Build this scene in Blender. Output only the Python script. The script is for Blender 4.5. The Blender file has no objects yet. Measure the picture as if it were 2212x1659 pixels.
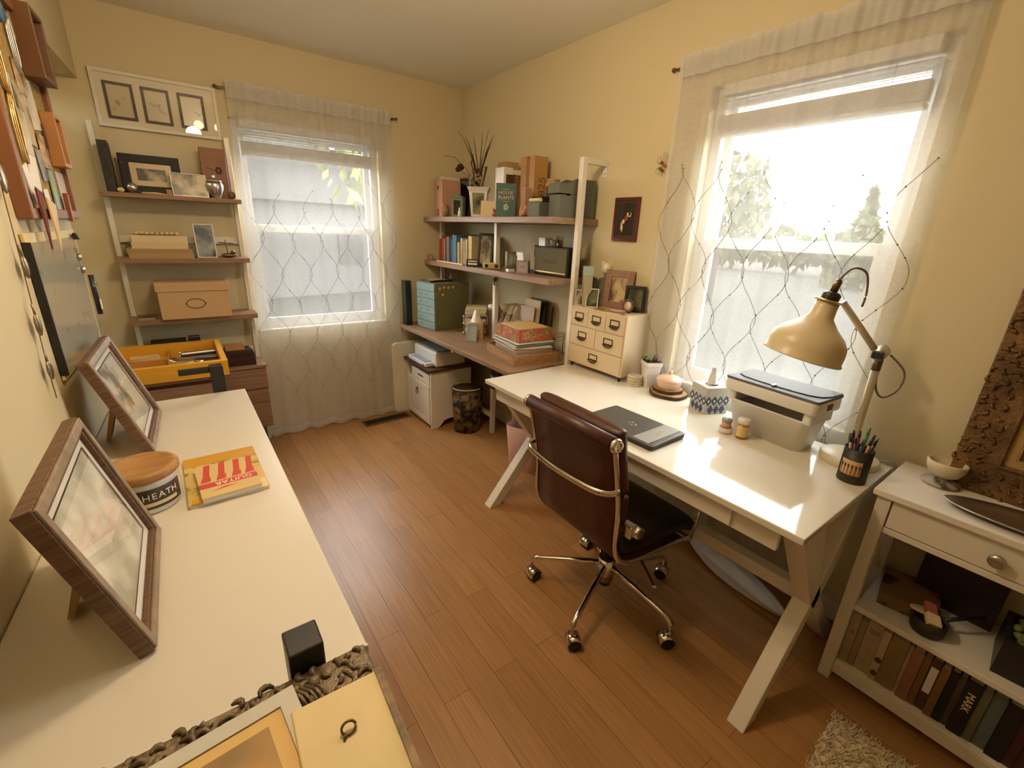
import bpy, bmesh, math, random
from mathutils import Matrix, Vector, Euler
random.seed(7)
C = bpy.context.scene.collection
PI = math.pi
# ------------------------------------------------------------------ camera, world, exposure
scn = bpy.context.scene
cam = bpy.data.objects.new('camera', bpy.data.cameras.new('camera')); C.objects.link(cam)
cam.data.sensor_width = 36.0; cam.data.sensor_fit = 'HORIZONTAL'; cam.data.lens = 15.752
cam.data.clip_start = 0.02; cam.data.clip_end = 300
_r = Vector((0.806683, -0.589724, 0.038569)); _d = Vector((-0.160721, -0.281717, -0.945941)); _f = Vector((0.568710, 0.756876, -0.322037))
cam.matrix_world = Matrix(((_r.x, -_d.x, -_f.x, 0), (_r.y, -_d.y, -_f.y, 0), (_r.z, -_d.z, -_f.z, 1.48078), (0, 0, 0, 1)))
scn.camera = cam
scn.view_settings.view_transform = 'Standard'; scn.view_settings.look = 'None'
scn.view_settings.gamma = 1.0; scn.view_settings.use_curve_mapping = False
scn.view_settings.exposure = 0.0
scn.cycles.use_denoising = True
scn.cycles.max_bounces = 10; scn.cycles.transparent_max_bounces = 16; scn.cycles.sample_clamp_indirect = 6.0
scn.cycles.caustics_reflective = False; scn.cycles.caustics_refractive = False
SKY = 26.0
LAMP = 16.5
w = bpy.data.worlds.new('overcast_sky'); scn.world = w; w.use_nodes = True
nt = w.node_tree; bg = nt.nodes['Background']
tc = nt.nodes.new('ShaderNodeTexCoord'); sp = nt.nodes.new('ShaderNodeSeparateXYZ'); cr = nt.nodes.new('ShaderNodeValToRGB')
nt.links.new(tc.outputs['Generated'], sp.inputs[0]); nt.links.new(sp.outputs[2], cr.inputs[0]); nt.links.new(cr.outputs[0], bg.inputs[0])
cr.color_ramp.elements[0].position = 0.0; cr.color_ramp.elements[0].color = (1, .985, .92, 1)
cr.color_ramp.elements[1].position = 0.8; cr.color_ramp.elements[1].color = (.92, .95, .94, 1)
bg.inputs[1].default_value = SKY

# ------------------------------------------------------------------ helpers
def lin(h):
    if isinstance(h, str):
        h = [int(h[i:i+2], 16)/255 for i in (0, 2, 4)]
        return tuple(c/12.92 if c <= .04045 else ((c+.055)/1.055)**2.4 for c in h)
    return tuple(h)
_M = {}
def mat(name, col, rough=.5, metal=0, var=0, vscale=8, stretch=(1, 1, 1), bump=0, bscale=60, coat=0, col2=None, emit=0, trans=0, spec=.5, sheen=0, lo=.35, hi=.65, detail=4):
    if name in _M: return _M[name]
    m = bpy.data.materials.new(name); m.use_nodes = True; n = m.node_tree.nodes; L = m.node_tree.links
    b = n['Principled BSDF']; c = lin(col)
    b.inputs['Base Color'].default_value = (*c, 1); b.inputs['Roughness'].default_value = rough; b.inputs['Metallic'].default_value = metal
    b.inputs['Specular IOR Level'].default_value = spec
    if coat: b.inputs['Coat Weight'].default_value = coat; b.inputs['Coat Roughness'].default_value = .05
    if trans: b.inputs['Transmission Weight'].default_value = trans
    if emit: b.inputs['Emission Color'].default_value = (*c, 1); b.inputs['Emission Strength'].default_value = emit
    if var or col2 or bump:
        t = n.new('ShaderNodeTexCoord'); mp = n.new('ShaderNodeMapping'); mp.inputs['Scale'].default_value = stretch
        L.new(t.outputs['Object'], mp.inputs[0])
    if var or col2:
        no = n.new('ShaderNodeTexNoise'); no.inputs['Scale'].default_value = vscale; no.inputs['Detail'].default_value = detail
        L.new(mp.outputs[0], no.inputs[0]); r = n.new('ShaderNodeValToRGB'); L.new(no.outputs[0], r.inputs[0])
        c2 = lin(col2) if col2 else tuple(x*(1-var) for x in c)
        r.color_ramp.elements[0].position = lo; r.color_ramp.elements[1].position = hi
        r.color_ramp.elements[0].color = (*c2, 1); r.color_ramp.elements[1].color = (*c, 1)
        L.new(r.outputs[0], b.inputs['Base Color'])
    if bump:
        nb = n.new('ShaderNodeTexNoise'); nb.inputs['Scale'].default_value = bscale; L.new(mp.outputs[0], nb.inputs[0])
        bp = n.new('ShaderNodeBump'); bp.inputs['Strength'].default_value = bump; bp.inputs['Distance'].default_value = .01
        L.new(nb.outputs[0], bp.inputs['Height']); L.new(bp.outputs[0], b.inputs['Normal'])
    _M[name] = m
    return m
class MB:
    def __init__(s): s.v = []; s.f = []; s.m = []; s.s = []
    def add(s, vs, fs, m=0, smooth=False, T=None):
        o = len(s.v)
        for p in vs:
            p = Vector(p)
            s.v.append(T @ p if T is not None else p)
        for q in fs: s.f.append([o+i for i in q]); s.m.append(m); s.s.append(smooth)
        return s
    def box(s, x0, x1, y0, y1, z0, z1, m=0, T=None):
        v = [(x, y, z) for z in (z0, z1) for y in (y0, y1) for x in (x0, x1)]
        return s.add(v, [(0, 2, 3, 1), (4, 5, 7, 6), (0, 1, 5, 4), (1, 3, 7, 5), (3, 2, 6, 7), (2, 0, 4, 6)], m, False, T)
    def prism(s, poly, h0, h1, m=0, T=None, smooth=False):
        n = len(poly); v = [(x, y, h0) for x, y in poly]+[(x, y, h1) for x, y in poly]
        s.add(v, [tuple(range(n-1, -1, -1)), tuple(range(n, 2*n))], m, False, T)
        return s.add(v, [(i, (i+1) % n, n+(i+1) % n, n+i) for i in range(n)], m, smooth, T)
    def lathe(s, prof, n=32, m=0, T=None, smooth=True, sx=1, sy=1, cap=True):
        v = []; k = len(prof)
        for r, z in prof:
            for i in range(n):
                a = 2*PI*i/n; v.append((r*math.cos(a)*sx, r*math.sin(a)*sy, z))
        fs = [(j*n+i, j*n+(i+1) % n, (j+1)*n+(i+1) % n, (j+1)*n+i) for j in range(k-1) for i in range(n)]
        s.add(v, fs, m, smooth, T)
        if not cap: return s
        if prof[0][0] > 1e-5: s.add(v[:n], [tuple(range(n-1, -1, -1))], m, False, T)
        if prof[-1][0] > 1e-5: s.add(v[-n:], [tuple(range(n))], m, False, T)
        return s
    def cyl(s, x, y, z0, z1, r, m=0, n=24, r2=None, T=None):
        t = Matrix.Translation((x, y, 0)); t = T @ t if T is not None else t
        return s.lathe([(r, z0), (r if r2 is None else r2, z1)], n, m, t)
    def tube(s, pts, r, n=10, m=0, T=None, rx=None, up=(0, 0, 1), smooth=True, cap=True):
        pts = [Vector(p) for p in pts]; v = []; k = len(pts)
        for i, p in enumerate(pts):
            d = (pts[min(i+1, k-1)]-pts[max(i-1, 0)]).normalized(); u = Vector(up)
            if abs(d.dot(u)) > .98: u = Vector((1, 0, 0)) if abs(d.x) < .9 else Vector((0, 1, 0))
            a = d.cross(u).normalized(); b = a.cross(d).normalized()
            ri = r[i] if isinstance(r, (list, tuple)) else r; rb = (rx if rx is not None else ri)
            for j in range(n):
                t = 2*PI*(j+.5)/n; q = 1.0 if n > 4 else 1.4142
                v.append(p+a*(math.cos(t)*ri*q)+b*(math.sin(t)*rb*q))
        s.add(v, [(i*n+j, i*n+(j+1) % n, (i+1)*n+(j+1) % n, (i+1)*n+j) for i in range(k-1) for j in range(n)], m, smooth and n > 4, T)
        if cap: s.add(v[:n], [tuple(range(n-1, -1, -1))], m, False, T); s.add(v[-n:], [tuple(range(n))], m, False, T)
        return s
    def ball(s, c, r, n=16, m=0, T=None):
        rr = r if isinstance(r, (list, tuple)) else (r, r, r); v = []; h = max(4, n//2)
        for j in range(h+1):
            p = PI*j/h
            for i in range(n):
                a = 2*PI*i/n; v.append((c[0]+rr[0]*math.sin(p)*math.cos(a), c[1]+rr[1]*math.sin(p)*math.sin(a), c[2]-rr[2]*math.cos(p)))
        return s.add(v, [(j*n+i, j*n+(i+1) % n, (j+1)*n+(i+1) % n, (j+1)*n+i) for j in range(h) for i in range(n)], m, True, T)
    def grid(s, fn, nu, nv, m=0, smooth=True, T=None):
        v = [fn(i/nu, j/nv) for j in range(nv+1) for i in range(nu+1)]
        return s.add(v, [(j*(nu+1)+i, j*(nu+1)+i+1, (j+1)*(nu+1)+i+1, (j+1)*(nu+1)+i) for j in range(nv) for i in range(nu)], m, smooth, T)
    def frame(s, w, h, fw, y0, y1, m=0, T=None, cx=0, z0=0):
        # four mitred bars around a w x h opening plane, facing -y, bottom at z0
        a = w/2; O = [(cx-a, z0), (cx+a, z0), (cx+a, z0+h), (cx-a, z0+h)]; I = [(cx-a+fw, z0+fw), (cx+a-fw, z0+fw), (cx+a-fw, z0+h-fw), (cx-a+fw, z0+h-fw)]
        v = [(x, y0, z) for x, z in O]+[(x, y0, z) for x, z in I]+[(x, y1, z) for x, z in O]+[(x, y1, z) for x, z in I]
        fs = []
        for i in range(4):
            j = (i+1) % 4
            fs += [(i, j, 4+j, 4+i), (8+j, 8+i, 12+i, 12+j), (j, i, 8+i, 8+j), (4+i, 4+j, 12+j, 12+i)]
        return s.add(v, fs, m, False, T)
    def build(s, name, mats, parent=None, loc=(0, 0, 0), rot=(0, 0, 0), bev=0, seg=2, sub=0):
        me = bpy.data.meshes.new(name); me.from_pydata([tuple(p) for p in s.v], [], s.f); me.validate()
        for m in (mats if isinstance(mats, (list, tuple)) else [mats]): me.materials.append(m)
        if len(me.polygons) == len(s.m):
            for p, mi, sm in zip(me.polygons, s.m, s.s): p.material_index = mi; p.use_smooth = sm
        bm = bmesh.new(); bm.from_mesh(me); bmesh.ops.remove_doubles(bm, verts=bm.verts, dist=1e-6); bmesh.ops.recalc_face_normals(bm, faces=bm.faces); bm.to_mesh(me); bm.free()
        o = bpy.data.objects.new(name, me); C.objects.link(o); o.location = loc; o.rotation_euler = rot
        if parent is not None: o.parent = parent
        if bev:
            b = o.modifiers.new('edge', 'BEVEL'); b.width = bev; b.segments = seg; b.limit_method = 'ANGLE'; b.angle_limit = math.radians(40); b.harden_normals = False
        if sub: o.modifiers.new('smooth', 'SUBSURF').levels = sub; o.modifiers['smooth'].render_levels = sub
        return o
def tag(o, label, cat, group=None):
    o['label'] = label; o['category'] = cat
    if group: o['group'] = group
    return o
def thing(name, label, cat, loc=(0, 0, 0), rz=0, group=None, rot=None):
    o = bpy.data.objects.new(name, None); C.objects.link(o); o.empty_display_size = .05
    o.location = loc; o.rotation_euler = rot if rot else (0, 0, rz)
    return tag(o, label, cat, group)
def item(name, label, cat, mb, mats, loc=(0, 0, 0), rz=0, group=None, bev=0, rot=None, seg=2):
    return tag(mb.build(name, mats, None, loc, rot if rot else (0, 0, rz), bev, seg), label, cat, group)
def struct(o): o['kind'] = 'structure'; return o
def text(body, size, m, parent, loc, rot=(PI/2, 0, 0), name='lettering', ext=.0004, align='CENTER', shear=0, sx=1, font=None):
    cu = bpy.data.curves.new(name, 'FONT'); cu.body = body; cu.size = size; cu.extrude = ext; cu.align_x = align; cu.align_y = 'CENTER'; cu.shear = shear; cu.resolution_u = 3
    tmp = bpy.data.objects.new('tmp', cu); C.objects.link(tmp)
    dg = bpy.context.evaluated_depsgraph_get(); me = bpy.data.meshes.new_from_object(tmp.evaluated_get(dg))
    bpy.data.objects.remove(tmp); bpy.data.curves.remove(cu)
    o = bpy.data.objects.new(name, me); C.objects.link(o); me.materials.clear(); me.materials.append(m)
    o.parent = parent; o.location = loc; o.rotation_euler = rot; o.scale = (sx, 1, 1)
    return o
def Tz(a, loc=(0, 0, 0)): return Matrix.Translation(loc) @ Matrix.Rotation(a, 4, 'Z')
def rrect(w, d, r, n=5, cx=0, cy=0):
    p = []
    for sx, sy, a0 in ((1, 1, 0), (-1, 1, PI/2), (-1, -1, PI), (1, -1, 3*PI/2)):
        for i in range(n+1):
            a = a0+PI/2*i/n; p.append((cx+sx*(w/2-r)+r*math.cos(a), cy+sy*(d/2-r)+r*math.sin(a)))
    return p
def smooth_path(pts, n=6):
    P = [Vector(p) for p in pts]; out = []
    for i in range(len(P)-1):
        a, b, c, d = P[max(i-1, 0)], P[i], P[i+1], P[min(i+2, len(P)-1)]
        for k in range(n):
            t = k/n; out.append(.5*((2*b)+(c-a)*t+(2*a-5*b+4*c-d)*t*t+(3*b-a-3*c+d)*t**3))
    return out+[P[-1]]
def copy_tree(o, parent=None):
    c = o.copy(); C.objects.link(c)
    if parent is not None: c.parent = parent
    for ch in list(o.children): copy_tree(ch, c)
    return c

# ------------------------------------------------------------------ materials
def wood(name, c1, c2, axis='x', scale=1, rough=.5, coat=0):
    st = {'x': (1.2, 22, 22), 'y': (22, 1.2, 22), 'z': (22, 22, 1.2)}[axis]
    return mat(name, c1, rough, 0, 0, 3*scale, st, bump=.08, bscale=6, coat=coat, col2=c2, lo=.3, hi=.7, detail=6)
M_wall = mat('cream_wall_paint', (.64, .555, .355), .75, bump=.03, bscale=220)
M_ceil = mat('ceiling_paint', (.84, .81, .71), .85)
M_trim = mat('white_trim_paint', (.74, .70, .60), .45)
M_white = mat('white_lacquer', (.80, .76, .67), .30)
M_table = mat('white_table_laminate', (.73, .68, .58), .30)
M_desk = mat('glossy_white_desk', (.84, .80, .70), .10, coat=.5, spec=.6)
M_whiteplastic = mat('white_plastic', (.78, .77, .74), .35)
M_vinyl = mat('white_window_vinyl', (.80, .80, .79), .4)
M_shelfwood = wood('grey_oak_board', '9c7f63', '7d6049', 'y')
M_shelfwoodx = wood('grey_oak_board_cross', '9a7a5c', '7b5d45', 'x')
M_browntop = wood('dark_brown_board', '5c3d28', '44291a', 'y')
M_oak = wood('oak_wood', 'b98a55', '99703f', 'x')
M_oaky = wood('light_oak', 'a97f55', '8d6844', 'y')
M_walnut = wood('walnut_moulding', '7a5a44', '4d3526', 'y', 2, .45)
M_black = mat('black_paint', (.012, .012, .012), .4)
M_blackp = mat('black_plastic', (.02, .02, .022), .35)
M_chrome = mat('polished_chrome', (.82, .78, .72), .12, 1)
M_steel = mat('brushed_steel', (.55, .53, .50), .3, 1)
M_brass = mat('dark_bronze', (.18, .12, .07), .4, 1)
M_rod = mat('pale_brass_rod', (.62, .50, .30), .3, 1)
M_gold = mat('gold_metal', (.72, .50, .20), .3, 1)
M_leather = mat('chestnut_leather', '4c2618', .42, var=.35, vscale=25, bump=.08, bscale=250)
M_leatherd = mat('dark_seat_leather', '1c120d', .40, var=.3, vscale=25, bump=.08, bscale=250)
M_paper = mat('white_paper', (.80, .77, .70), .7)
M_cream = mat('cream_card', 'dcc7a0', .7)
M_kraft = mat('kraft_cardboard', 'b08a5e', .8, var=.12, vscale=30)
M_grey = mat('grey_plastic', (.30, .32, .34), .4)
def glass_mat(name, tint=(1, 1, 1), mixf=.9, rough=.0):
    m = bpy.data.materials.new(name); m.use_nodes = True; n = m.node_tree.nodes; L = m.node_tree.links
    n.remove(n['Principled BSDF']); t = n.new('ShaderNodeBsdfTransparent'); t.inputs[0].default_value = (*tint, 1); g = n.new('ShaderNodeBsdfGlossy'); g.inputs['Roughness'].default_value = rough
    fr = n.new('ShaderNodeFresnel'); fr.inputs[0].default_value = 1.45; mx = n.new('ShaderNodeMixShader')
    ge = n.new('ShaderNodeNewGeometry'); iv = n.new('ShaderNodeMath'); iv.operation = 'SUBTRACT'; iv.inputs[0].default_value = 1.0; ml = n.new('ShaderNodeMath'); ml.operation = 'MULTIPLY'
    L.new(ge.outputs['Backfacing'], iv.inputs[1]); L.new(iv.outputs[0], ml.inputs[0]); L.new(fr.outputs[0], ml.inputs[1])
    L.new(ml.outputs[0], mx.inputs[0]); L.new(t.outputs[0], mx.inputs[1]); L.new(g.outputs[0], mx.inputs[2]); L.new(mx.outputs[0], n['Material Output'].inputs[0])
    return m
M_glass = glass_mat('clear_glass')
M_glasst = glass_mat('tinted_glass', (.85, .9, .86), .9)
def sheer_mat(name, opac, col=(.88, .86, .82), tcol=None):
    m = bpy.data.materials.new(name); m.use_nodes = True; n = m.node_tree.nodes; L = m.node_tree.links
    n.remove(n['Principled BSDF']); t = n.new('ShaderNodeBsdfTransparent'); d = n.new('ShaderNodeBsdfDiffuse'); tl = n.new('ShaderNodeBsdfTranslucent')
    d.inputs[0].default_value = (*col, 1); tl.inputs[0].default_value = (*(tcol or col), 1)
    a = n.new('ShaderNodeMixShader'); a.inputs[0].default_value = .3; b = n.new('ShaderNodeMixShader')
    tcn = n.new('ShaderNodeTexCoord'); no = n.new('ShaderNodeTexNoise'); no.inputs['Scale'].default_value = 90; mr = n.new('ShaderNodeMapRange')
    mr.inputs[3].default_value = opac-.05; mr.inputs[4].default_value = opac+.05; L.new(tcn.outputs['Object'], no.inputs[0]); L.new(no.outputs[0], mr.inputs[0]); L.new(mr.outputs[0], b.inputs[0])
    L.new(d.outputs[0], a.inputs[1]); L.new(tl.outputs[0], a.inputs[2]); L.new(t.outputs[0], b.inputs[1]); L.new(a.outputs[0], b.inputs[2]); L.new(b.outputs[0], n['Material Output'].inputs[0])
    return m
M_sheer = sheer_mat('white_sheer_voile', .45, tcol=(.30, .30, .29))
M_sheer2 = sheer_mat('double_voile_hem', .62, tcol=(.30, .30, .29))
M_screen = sheer_mat('insect_screen_mesh', .45, (.06, .06, .065))
def photo(name, dark, light, scale=14, seed=0, lo=.4, hi=.6, rough=.25, stretch=(1, 1, 1)):
    m = mat(name, light, rough, col2=dark, vscale=scale, lo=lo, hi=hi, stretch=stretch, detail=3)
    for nd in m.node_tree.nodes:
        if nd.type == 'MAPPING': nd.inputs['Location'].default_value = (seed*3.1, seed*1.7, seed*.9)
    return m
def floor_mat():
    m = bpy.data.materials.new('bamboo_floor_planks'); m.use_nodes = True; n = m.node_tree.nodes; L = m.node_tree.links; b = n['Principled BSDF']
    t = n.new('ShaderNodeTexCoord'); mp = n.new('ShaderNodeMapping'); mp.inputs['Rotation'].default_value = (0, 0, PI/2); L.new(t.outputs['Object'], mp.inputs[0])
    br = n.new('ShaderNodeTexBrick'); br.offset = .37; br.inputs['Scale'].default_value = 1
    br.inputs['Brick Width'].default_value = .95; br.inputs['Row Height'].default_value = .098; br.inputs['Mortar Size'].default_value = .0011; br.inputs['Mortar Smooth'].default_value = .1
    br.inputs['Color1'].default_value = (.36, .178, .066, 1); br.inputs['Color2'].default_value = (.45, .235, .092, 1); br.inputs['Mortar'].default_value = (.18, .085, .035, 1)
    L.new(mp.outputs[0], br.inputs[0])
    m2 = n.new('ShaderNodeMapping'); m2.inputs['Scale'].default_value = (140, 4, 1); L.new(t.outputs['Object'], m2.inputs[0])
    no = n.new('ShaderNodeTexNoise'); no.inputs['Scale'].default_value = 1; no.inputs['Detail'].default_value = 5; L.new(m2.outputs[0], no.inputs[0])
    mr = n.new('ShaderNodeMapRange'); mr.inputs[1].default_value = .3; mr.inputs[2].default_value = .7; mr.inputs[3].default_value = .78; mr.inputs[4].default_value = 1.12; L.new(no.outputs[0], mr.inputs[0])
    mx = n.new('ShaderNodeMix'); mx.data_type = 'RGBA'; mx.blend_type = 'MULTIPLY'; mx.inputs[0].default_value = 1
    L.new(br.outputs[0], mx.inputs[6]); L.new(mr.outputs[0], mx.inputs[7]); L.new(mx.outputs[2], b.inputs['Base Color'])
    b.inputs['Roughness'].default_value = .33
    bp = n.new('ShaderNodeBump'); bp.inputs['Strength'].default_value = .15; bp.inputs['Distance'].default_value = .002; bp.invert = True; L.new(br.outputs[1], bp.inputs['Height']); L.new(bp.outputs[0], b.inputs['Normal'])
    return m
M_floor = floor_mat()

# ------------------------------------------------------------------ room shell
XR, YB, ZC, YF = 1.99, 3.436, 2.484, -1.5
WO = (-.356, 1.1); WK = .0515                    # left wall: x = -.356 + .0515*(y-1.1)
def WX(y): return WO[0]+WK*(y-WO[1])
WRZ = -math.atan(WK)
def WL(s, z, off=0):                             # point s metres along the left wall from its origin, off metres out of it
    k = math.hypot(1, WK); return (WO[0]+WK/k*s+off/k, WO[1]+s/k-off*WK/k, z)
struct(MB().box(-1.6, 2.3, YF-.15, YB+.15, -.12, 0).build('floor', M_floor))
struct(MB().box(-1.6, 2.3, YF-.15, YB+.15, ZC, ZC+.12).build('ceiling', M_ceil))
def wall_hole(horiz, a0, a1, z0, z1, h0, h1, k0, k1, c, t):
    mb = MB()
    def bx(p0, p1, q0, q1):
        if horiz: mb.box(p0, p1, c, c+t, q0, q1)
        else: mb.box(c, c+t, p0, p1, q0, q1)
    bx(a0, h0, z0, z1); bx(h1, a1, z0, z1); bx(h0, h1, z0, k0); bx(h0, h1, k1, z1)
    return mb
W1 = (.405, 1.305, .76, 2.06)                    # window in the back wall: x0 x1 z0 z1
W2 = (.50, 1.30, .78, 2.10)                      # window in the wall with the desk: y0 y1 z0 z1
struct(wall_hole(True, -1.6, 2.3, 0, ZC, W1[0], W1[1], W1[2], W1[3], YB, .14).build('wall_back', M_wall))
struct(wall_hole(False, YF, YB, 0, ZC, W2[0], W2[1], W2[2], W2[3], XR, .14).build('wall_right', M_wall))
struct(MB().box(-1.6, 2.3, YF-.12, YF, 0, ZC).build('wall_front', M_wall))
jy = 2.45; hz = 2.126
mb = MB()
mb.prism([(WX(YF), YF), (WX(jy), jy), (WX(jy)-.12, jy), (WX(YF)-.12, YF)], 0, ZC)
mb.prism([(WX(jy), jy), (WX(YB), YB), (WX(YB)-.5, YB), (WX(jy)-.5, jy)], hz, ZC)
struct(mb.build('wall_left', M_wall))
struct(MB().box(-1.0, -.9, jy-.1, YB, 0, hz+.02).box(-.9, WX(jy)-.12, jy-.1, jy, 0, hz+.02).build('wall_alcove', M_wall))
struct(MB().box(-.9, W1[0]+.95, YB-.012, YB, 0, .085).build('baseboard_back', M_trim, bev=.003))
struct(MB().box(XR-.012, XR, YF, YB-.012, 0, .085).build('baseboard_right', M_trim, bev=.003))
def window(n, x0, x1, z0, z1, loc, rz):          # local: opening spans x0..x1, room at -y, outside +y
    t = struct(MB().frame(x1-x0, z1-z0, .045, .05, .12, cx=(x0+x1)/2, z0=z0).build('window_%d' % n, M_vinyl, None, loc, (0, 0, rz), bev=.003))
    zm = (z0+z1)/2+.03; cx = (x0+x1)/2; w_ = x1-x0-.08
    u = MB().frame(w_, z1-zm-.02, .038, .088, .112, cx=cx, z0=zm-.02).build('upper_sash', M_vinyl, t, bev=.002)
    MB().box(cx-w_/2+.03, cx+w_/2-.03, .098, .102, zm+.01, z1-.07).build('pane', M_glass, u)
    l = MB().frame(w_, zm-z0-.02, .045, .060, .084, cx=cx, z0=z0+.04).build('lower_sash', M_vinyl, t, bev=.002)
    MB().box(cx-w_/2+.04, cx+w_/2-.04, .070, .074, z0+.08, zm-.02).build('pane', M_glass, l)
    MB().box(cx-.035, cx+.035, .045, .060, zm+.012, zm+.03).box(cx-.012, cx+.03, .04, .05, zm+.026, zm+.036).build('sash_lock', M_vinyl, l)
    MB().grid(lambda a, b: (cx-w_/2+.02+a*(w_-.04), .116, z0+.06+b*(zm-z0-.06)), 1, 1).build('insect_screen', M_screen, t)
    MB().box(x0-.0, x1+.0, -.002, .05, z0-.001, z0+.016).build('sill', M_trim, t, bev=.003)
    return t
window(1, W1[0], W1[1], W1[2], W1[3], (0, YB, 0), 0)
window(2, -W2[1], -W2[0], W2[2], W2[3], (XR, 0, 0), -PI/2)
def blind(label, x0, x1, ztop, loc, rz):
    t = thing('window_blind', label, 'blind', loc, rz)
    x0 += .05; x1 -= .05
    MB().box(x0, x1, -.0, .042, ztop-.045, ztop).build('head_rail', M_vinyl, t, bev=.003)
    sl = MB()
    for k, dz in enumerate((.062, .078, .092, .106)):
        T = Matrix.Translation((0, .021, ztop-dz)) @ Matrix.Rotation(math.radians(12), 4, 'X')
        sl.box(x0, x1, -.024, .024, -.0012, .0012, 0, T)
    for k in range(16): sl.box(x0, x1, -.003, .045, ztop-.122-k*.0036, ztop-.1195-k*.0036)
    sl.build('slats', M_vinyl, t)
    MB().box(x0, x1, -.004, .046, ztop-.20, ztop-.181).build('bottom_rail', M_vinyl, t, bev=.003)
    for fx in (.15, .5, .85): MB().tube([(x0+(x1-x0)*fx, .01, ztop-.04), (x0+(x1-x0)*fx, .01, ztop-.19)], .0012, 6).build('lift_cord', M_vinyl, t)
    return t
blind('raised white slat blind in the back window above ladder shelf level', W1[0], W1[1], W1[3], (0, YB, 0), 0)
blind('raised white slat blind in the window beside the desk lamp', -W2[1], -W2[0], W2[3], (XR, 0, 0), -PI/2)

# ------------------------------------------------------------------ curtains
def curtain(label, x0, x1, z0, z1, loc, rz, folds, lab_rod, amp=.014, seed=1):
    rnd = random.Random(seed); t = thing('sheer_curtain', label, 'curtain', loc, rz)
    W = x1-x0
    ph = [rnd.uniform(0, 6.28) for _ in range(6)]
    def off(a, z):
        h = (z-z0)/(z1-z0)
        k = amp*(math.sin(a*folds*2*PI+ph[0]+.5*math.sin(a*9+ph[1]))*.6+math.sin(a*folds*4.6*PI+ph[2])*.28+.25*math.sin(a*folds*9*PI+ph[3])*(h > .9))
        return k*(.55+.45*(1-h))
    def P(a, b):
        z = z0+(z1-z0)*b; flare = 1+.035*(1-b)
        x = (x0+x1)/2+(a-.5)*W*flare
        if b == 0: z += .008*math.sin(a*40+ph[4])
        if b == 1: z += .006*math.sin(a*70+ph[5])
        return (x, off(a, z), z)
    MB().grid(P, 170, 36).build('cloth', M_sheer, t)
    hz_ = .085; b0 = 1-hz_/(z1-z0)
    MB().grid(lambda a, b: (P(a, b0+(1-b0)*b)[0], P(a, b0)[1]-.006, z1-hz_+b*hz_+.004*math.sin(a*60)*b), 170, 3).build('header', M_sheer2, t)
    hm = MB()
    hm.grid(lambda a, b: (P(a, 0)[0], off(a, z0+b*.05)-.003, P(a, 0)[2]+b*.05), 120, 2); hm.build('hem', M_sheer2, t)
    n = max(8, int(W/.085)); lam = .42
    for i in range(n):
        em = MB(); a0 = (i+.5)/n; p0 = PI*(i % 2)+rnd.uniform(-.35, .35); zt = z1-.40-rnd.uniform(0, .25); zb = z0+.30
        N = 72; pts = []
        for k in range(N+1):
            z = zt+(zb-zt)*k/N; a = a0+.052/W*math.sin(2*PI*z/lam+p0)
            pts.append((x0+a*W, off(a, z)-.003, z))
        k = rnd.randint(0, 4)
        while k < N:
            e = min(N, k+rnd.randint(10, 20)); em.tube(pts[k:e+1], .0008, 4)
            q = k
            while q <= e: em.ball(pts[q], .0032, 6); q += rnd.randint(4, 7)
            k = e

        em.build('embroidery_line', mat('grey_embroidery_thread', (.16, .155, .15), .8), t)
    r = thing('curtain_rod', lab_rod, 'curtain rod', loc, rz)
    MB().tube([(x0-.05, .022, z1-.035), (x1+.05, .022, z1-.035)], .005, 12).build('rod', M_rod, r)
    for x in (x0-.05, x1+.05): MB().ball((x, .022, z1-.035), .010, 12).build('finial', M_brass, r)
    for x in (x0-.03, x1+.03): MB().box(x-.005, x+.005, .022, .066 if loc[1] else .036, z1-.041, z1-.030).build('bracket', M_brass, r)
    return t
curtain('white sheer curtain over the back window, reaching the floor', .405, 1.385, .012, 2.232, (0, YB-.066, 0), 0, 5, 'slim bronze curtain rod above the back window', .016, 3)
curtain('white sheer curtain behind the desk lamp, over the big bright window', -1.455, -.455, .02, 2.235, (XR-.036, 0, 0), -PI/2, 7, 'slim bronze curtain rod above the window beside the desk', .013, 8)

# ------------------------------------------------------------------ outdoors
M_leaf = mat('tree_leaves', (.055, .065, .035), .9, col2=(.03, .04, .02), vscale=3, spec=.1)
M_leaf2 = mat('pale_garden_leaves', (.17, .19, .09), .9, col2=(.08, .10, .045), vscale=2, spec=.1)
M_bark = mat('grey_bark', (.05, .045, .04), .9, var=.4, vscale=20)
struct(MB().box(-60, 90, 3.7, 90, -.9, -.8).box(2.6, 90, -60, 3.7, -.9, -.8).build('ground', mat('dark_lawn', (.038, .040, .038), .95, col2=(.028, .031, .028), vscale=.6, spec=.1)))
def crown(mb, c, r, n, sz, rnd, cone=False):
    for i in range(n):
        if cone:
            h = rnd.random(); rad = r[0]*(1-h)*rnd.uniform(.5, 1); a = rnd.uniform(0, 2*PI)
            p = Vector((c[0]+rad*math.cos(a), c[1]+rad*math.sin(a), c[2]+r[2]*(h-.3)-rad*.15))
        else:
            d = Vector((rnd.gauss(0, 1), rnd.gauss(0, 1), rnd.gauss(0, 1))).normalized()*rnd.uniform(.45, 1)
            p = Vector((c[0]+d.x*r[0], c[1]+d.y*r[1], c[2]+d.z*r[2]))
        q = Euler((rnd.uniform(0, 6), rnd.uniform(0, 6), rnd.uniform(0, 6))).to_matrix(); s = sz*rnd.uniform(.6, 1.3)
        mb.add([p+q @ Vector(v) for v in ((-s, 0, 0), (0, -s*.5, 0), (s, 0, 0), (0, s*.5, 0))], [(0, 1, 2, 3)])
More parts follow.
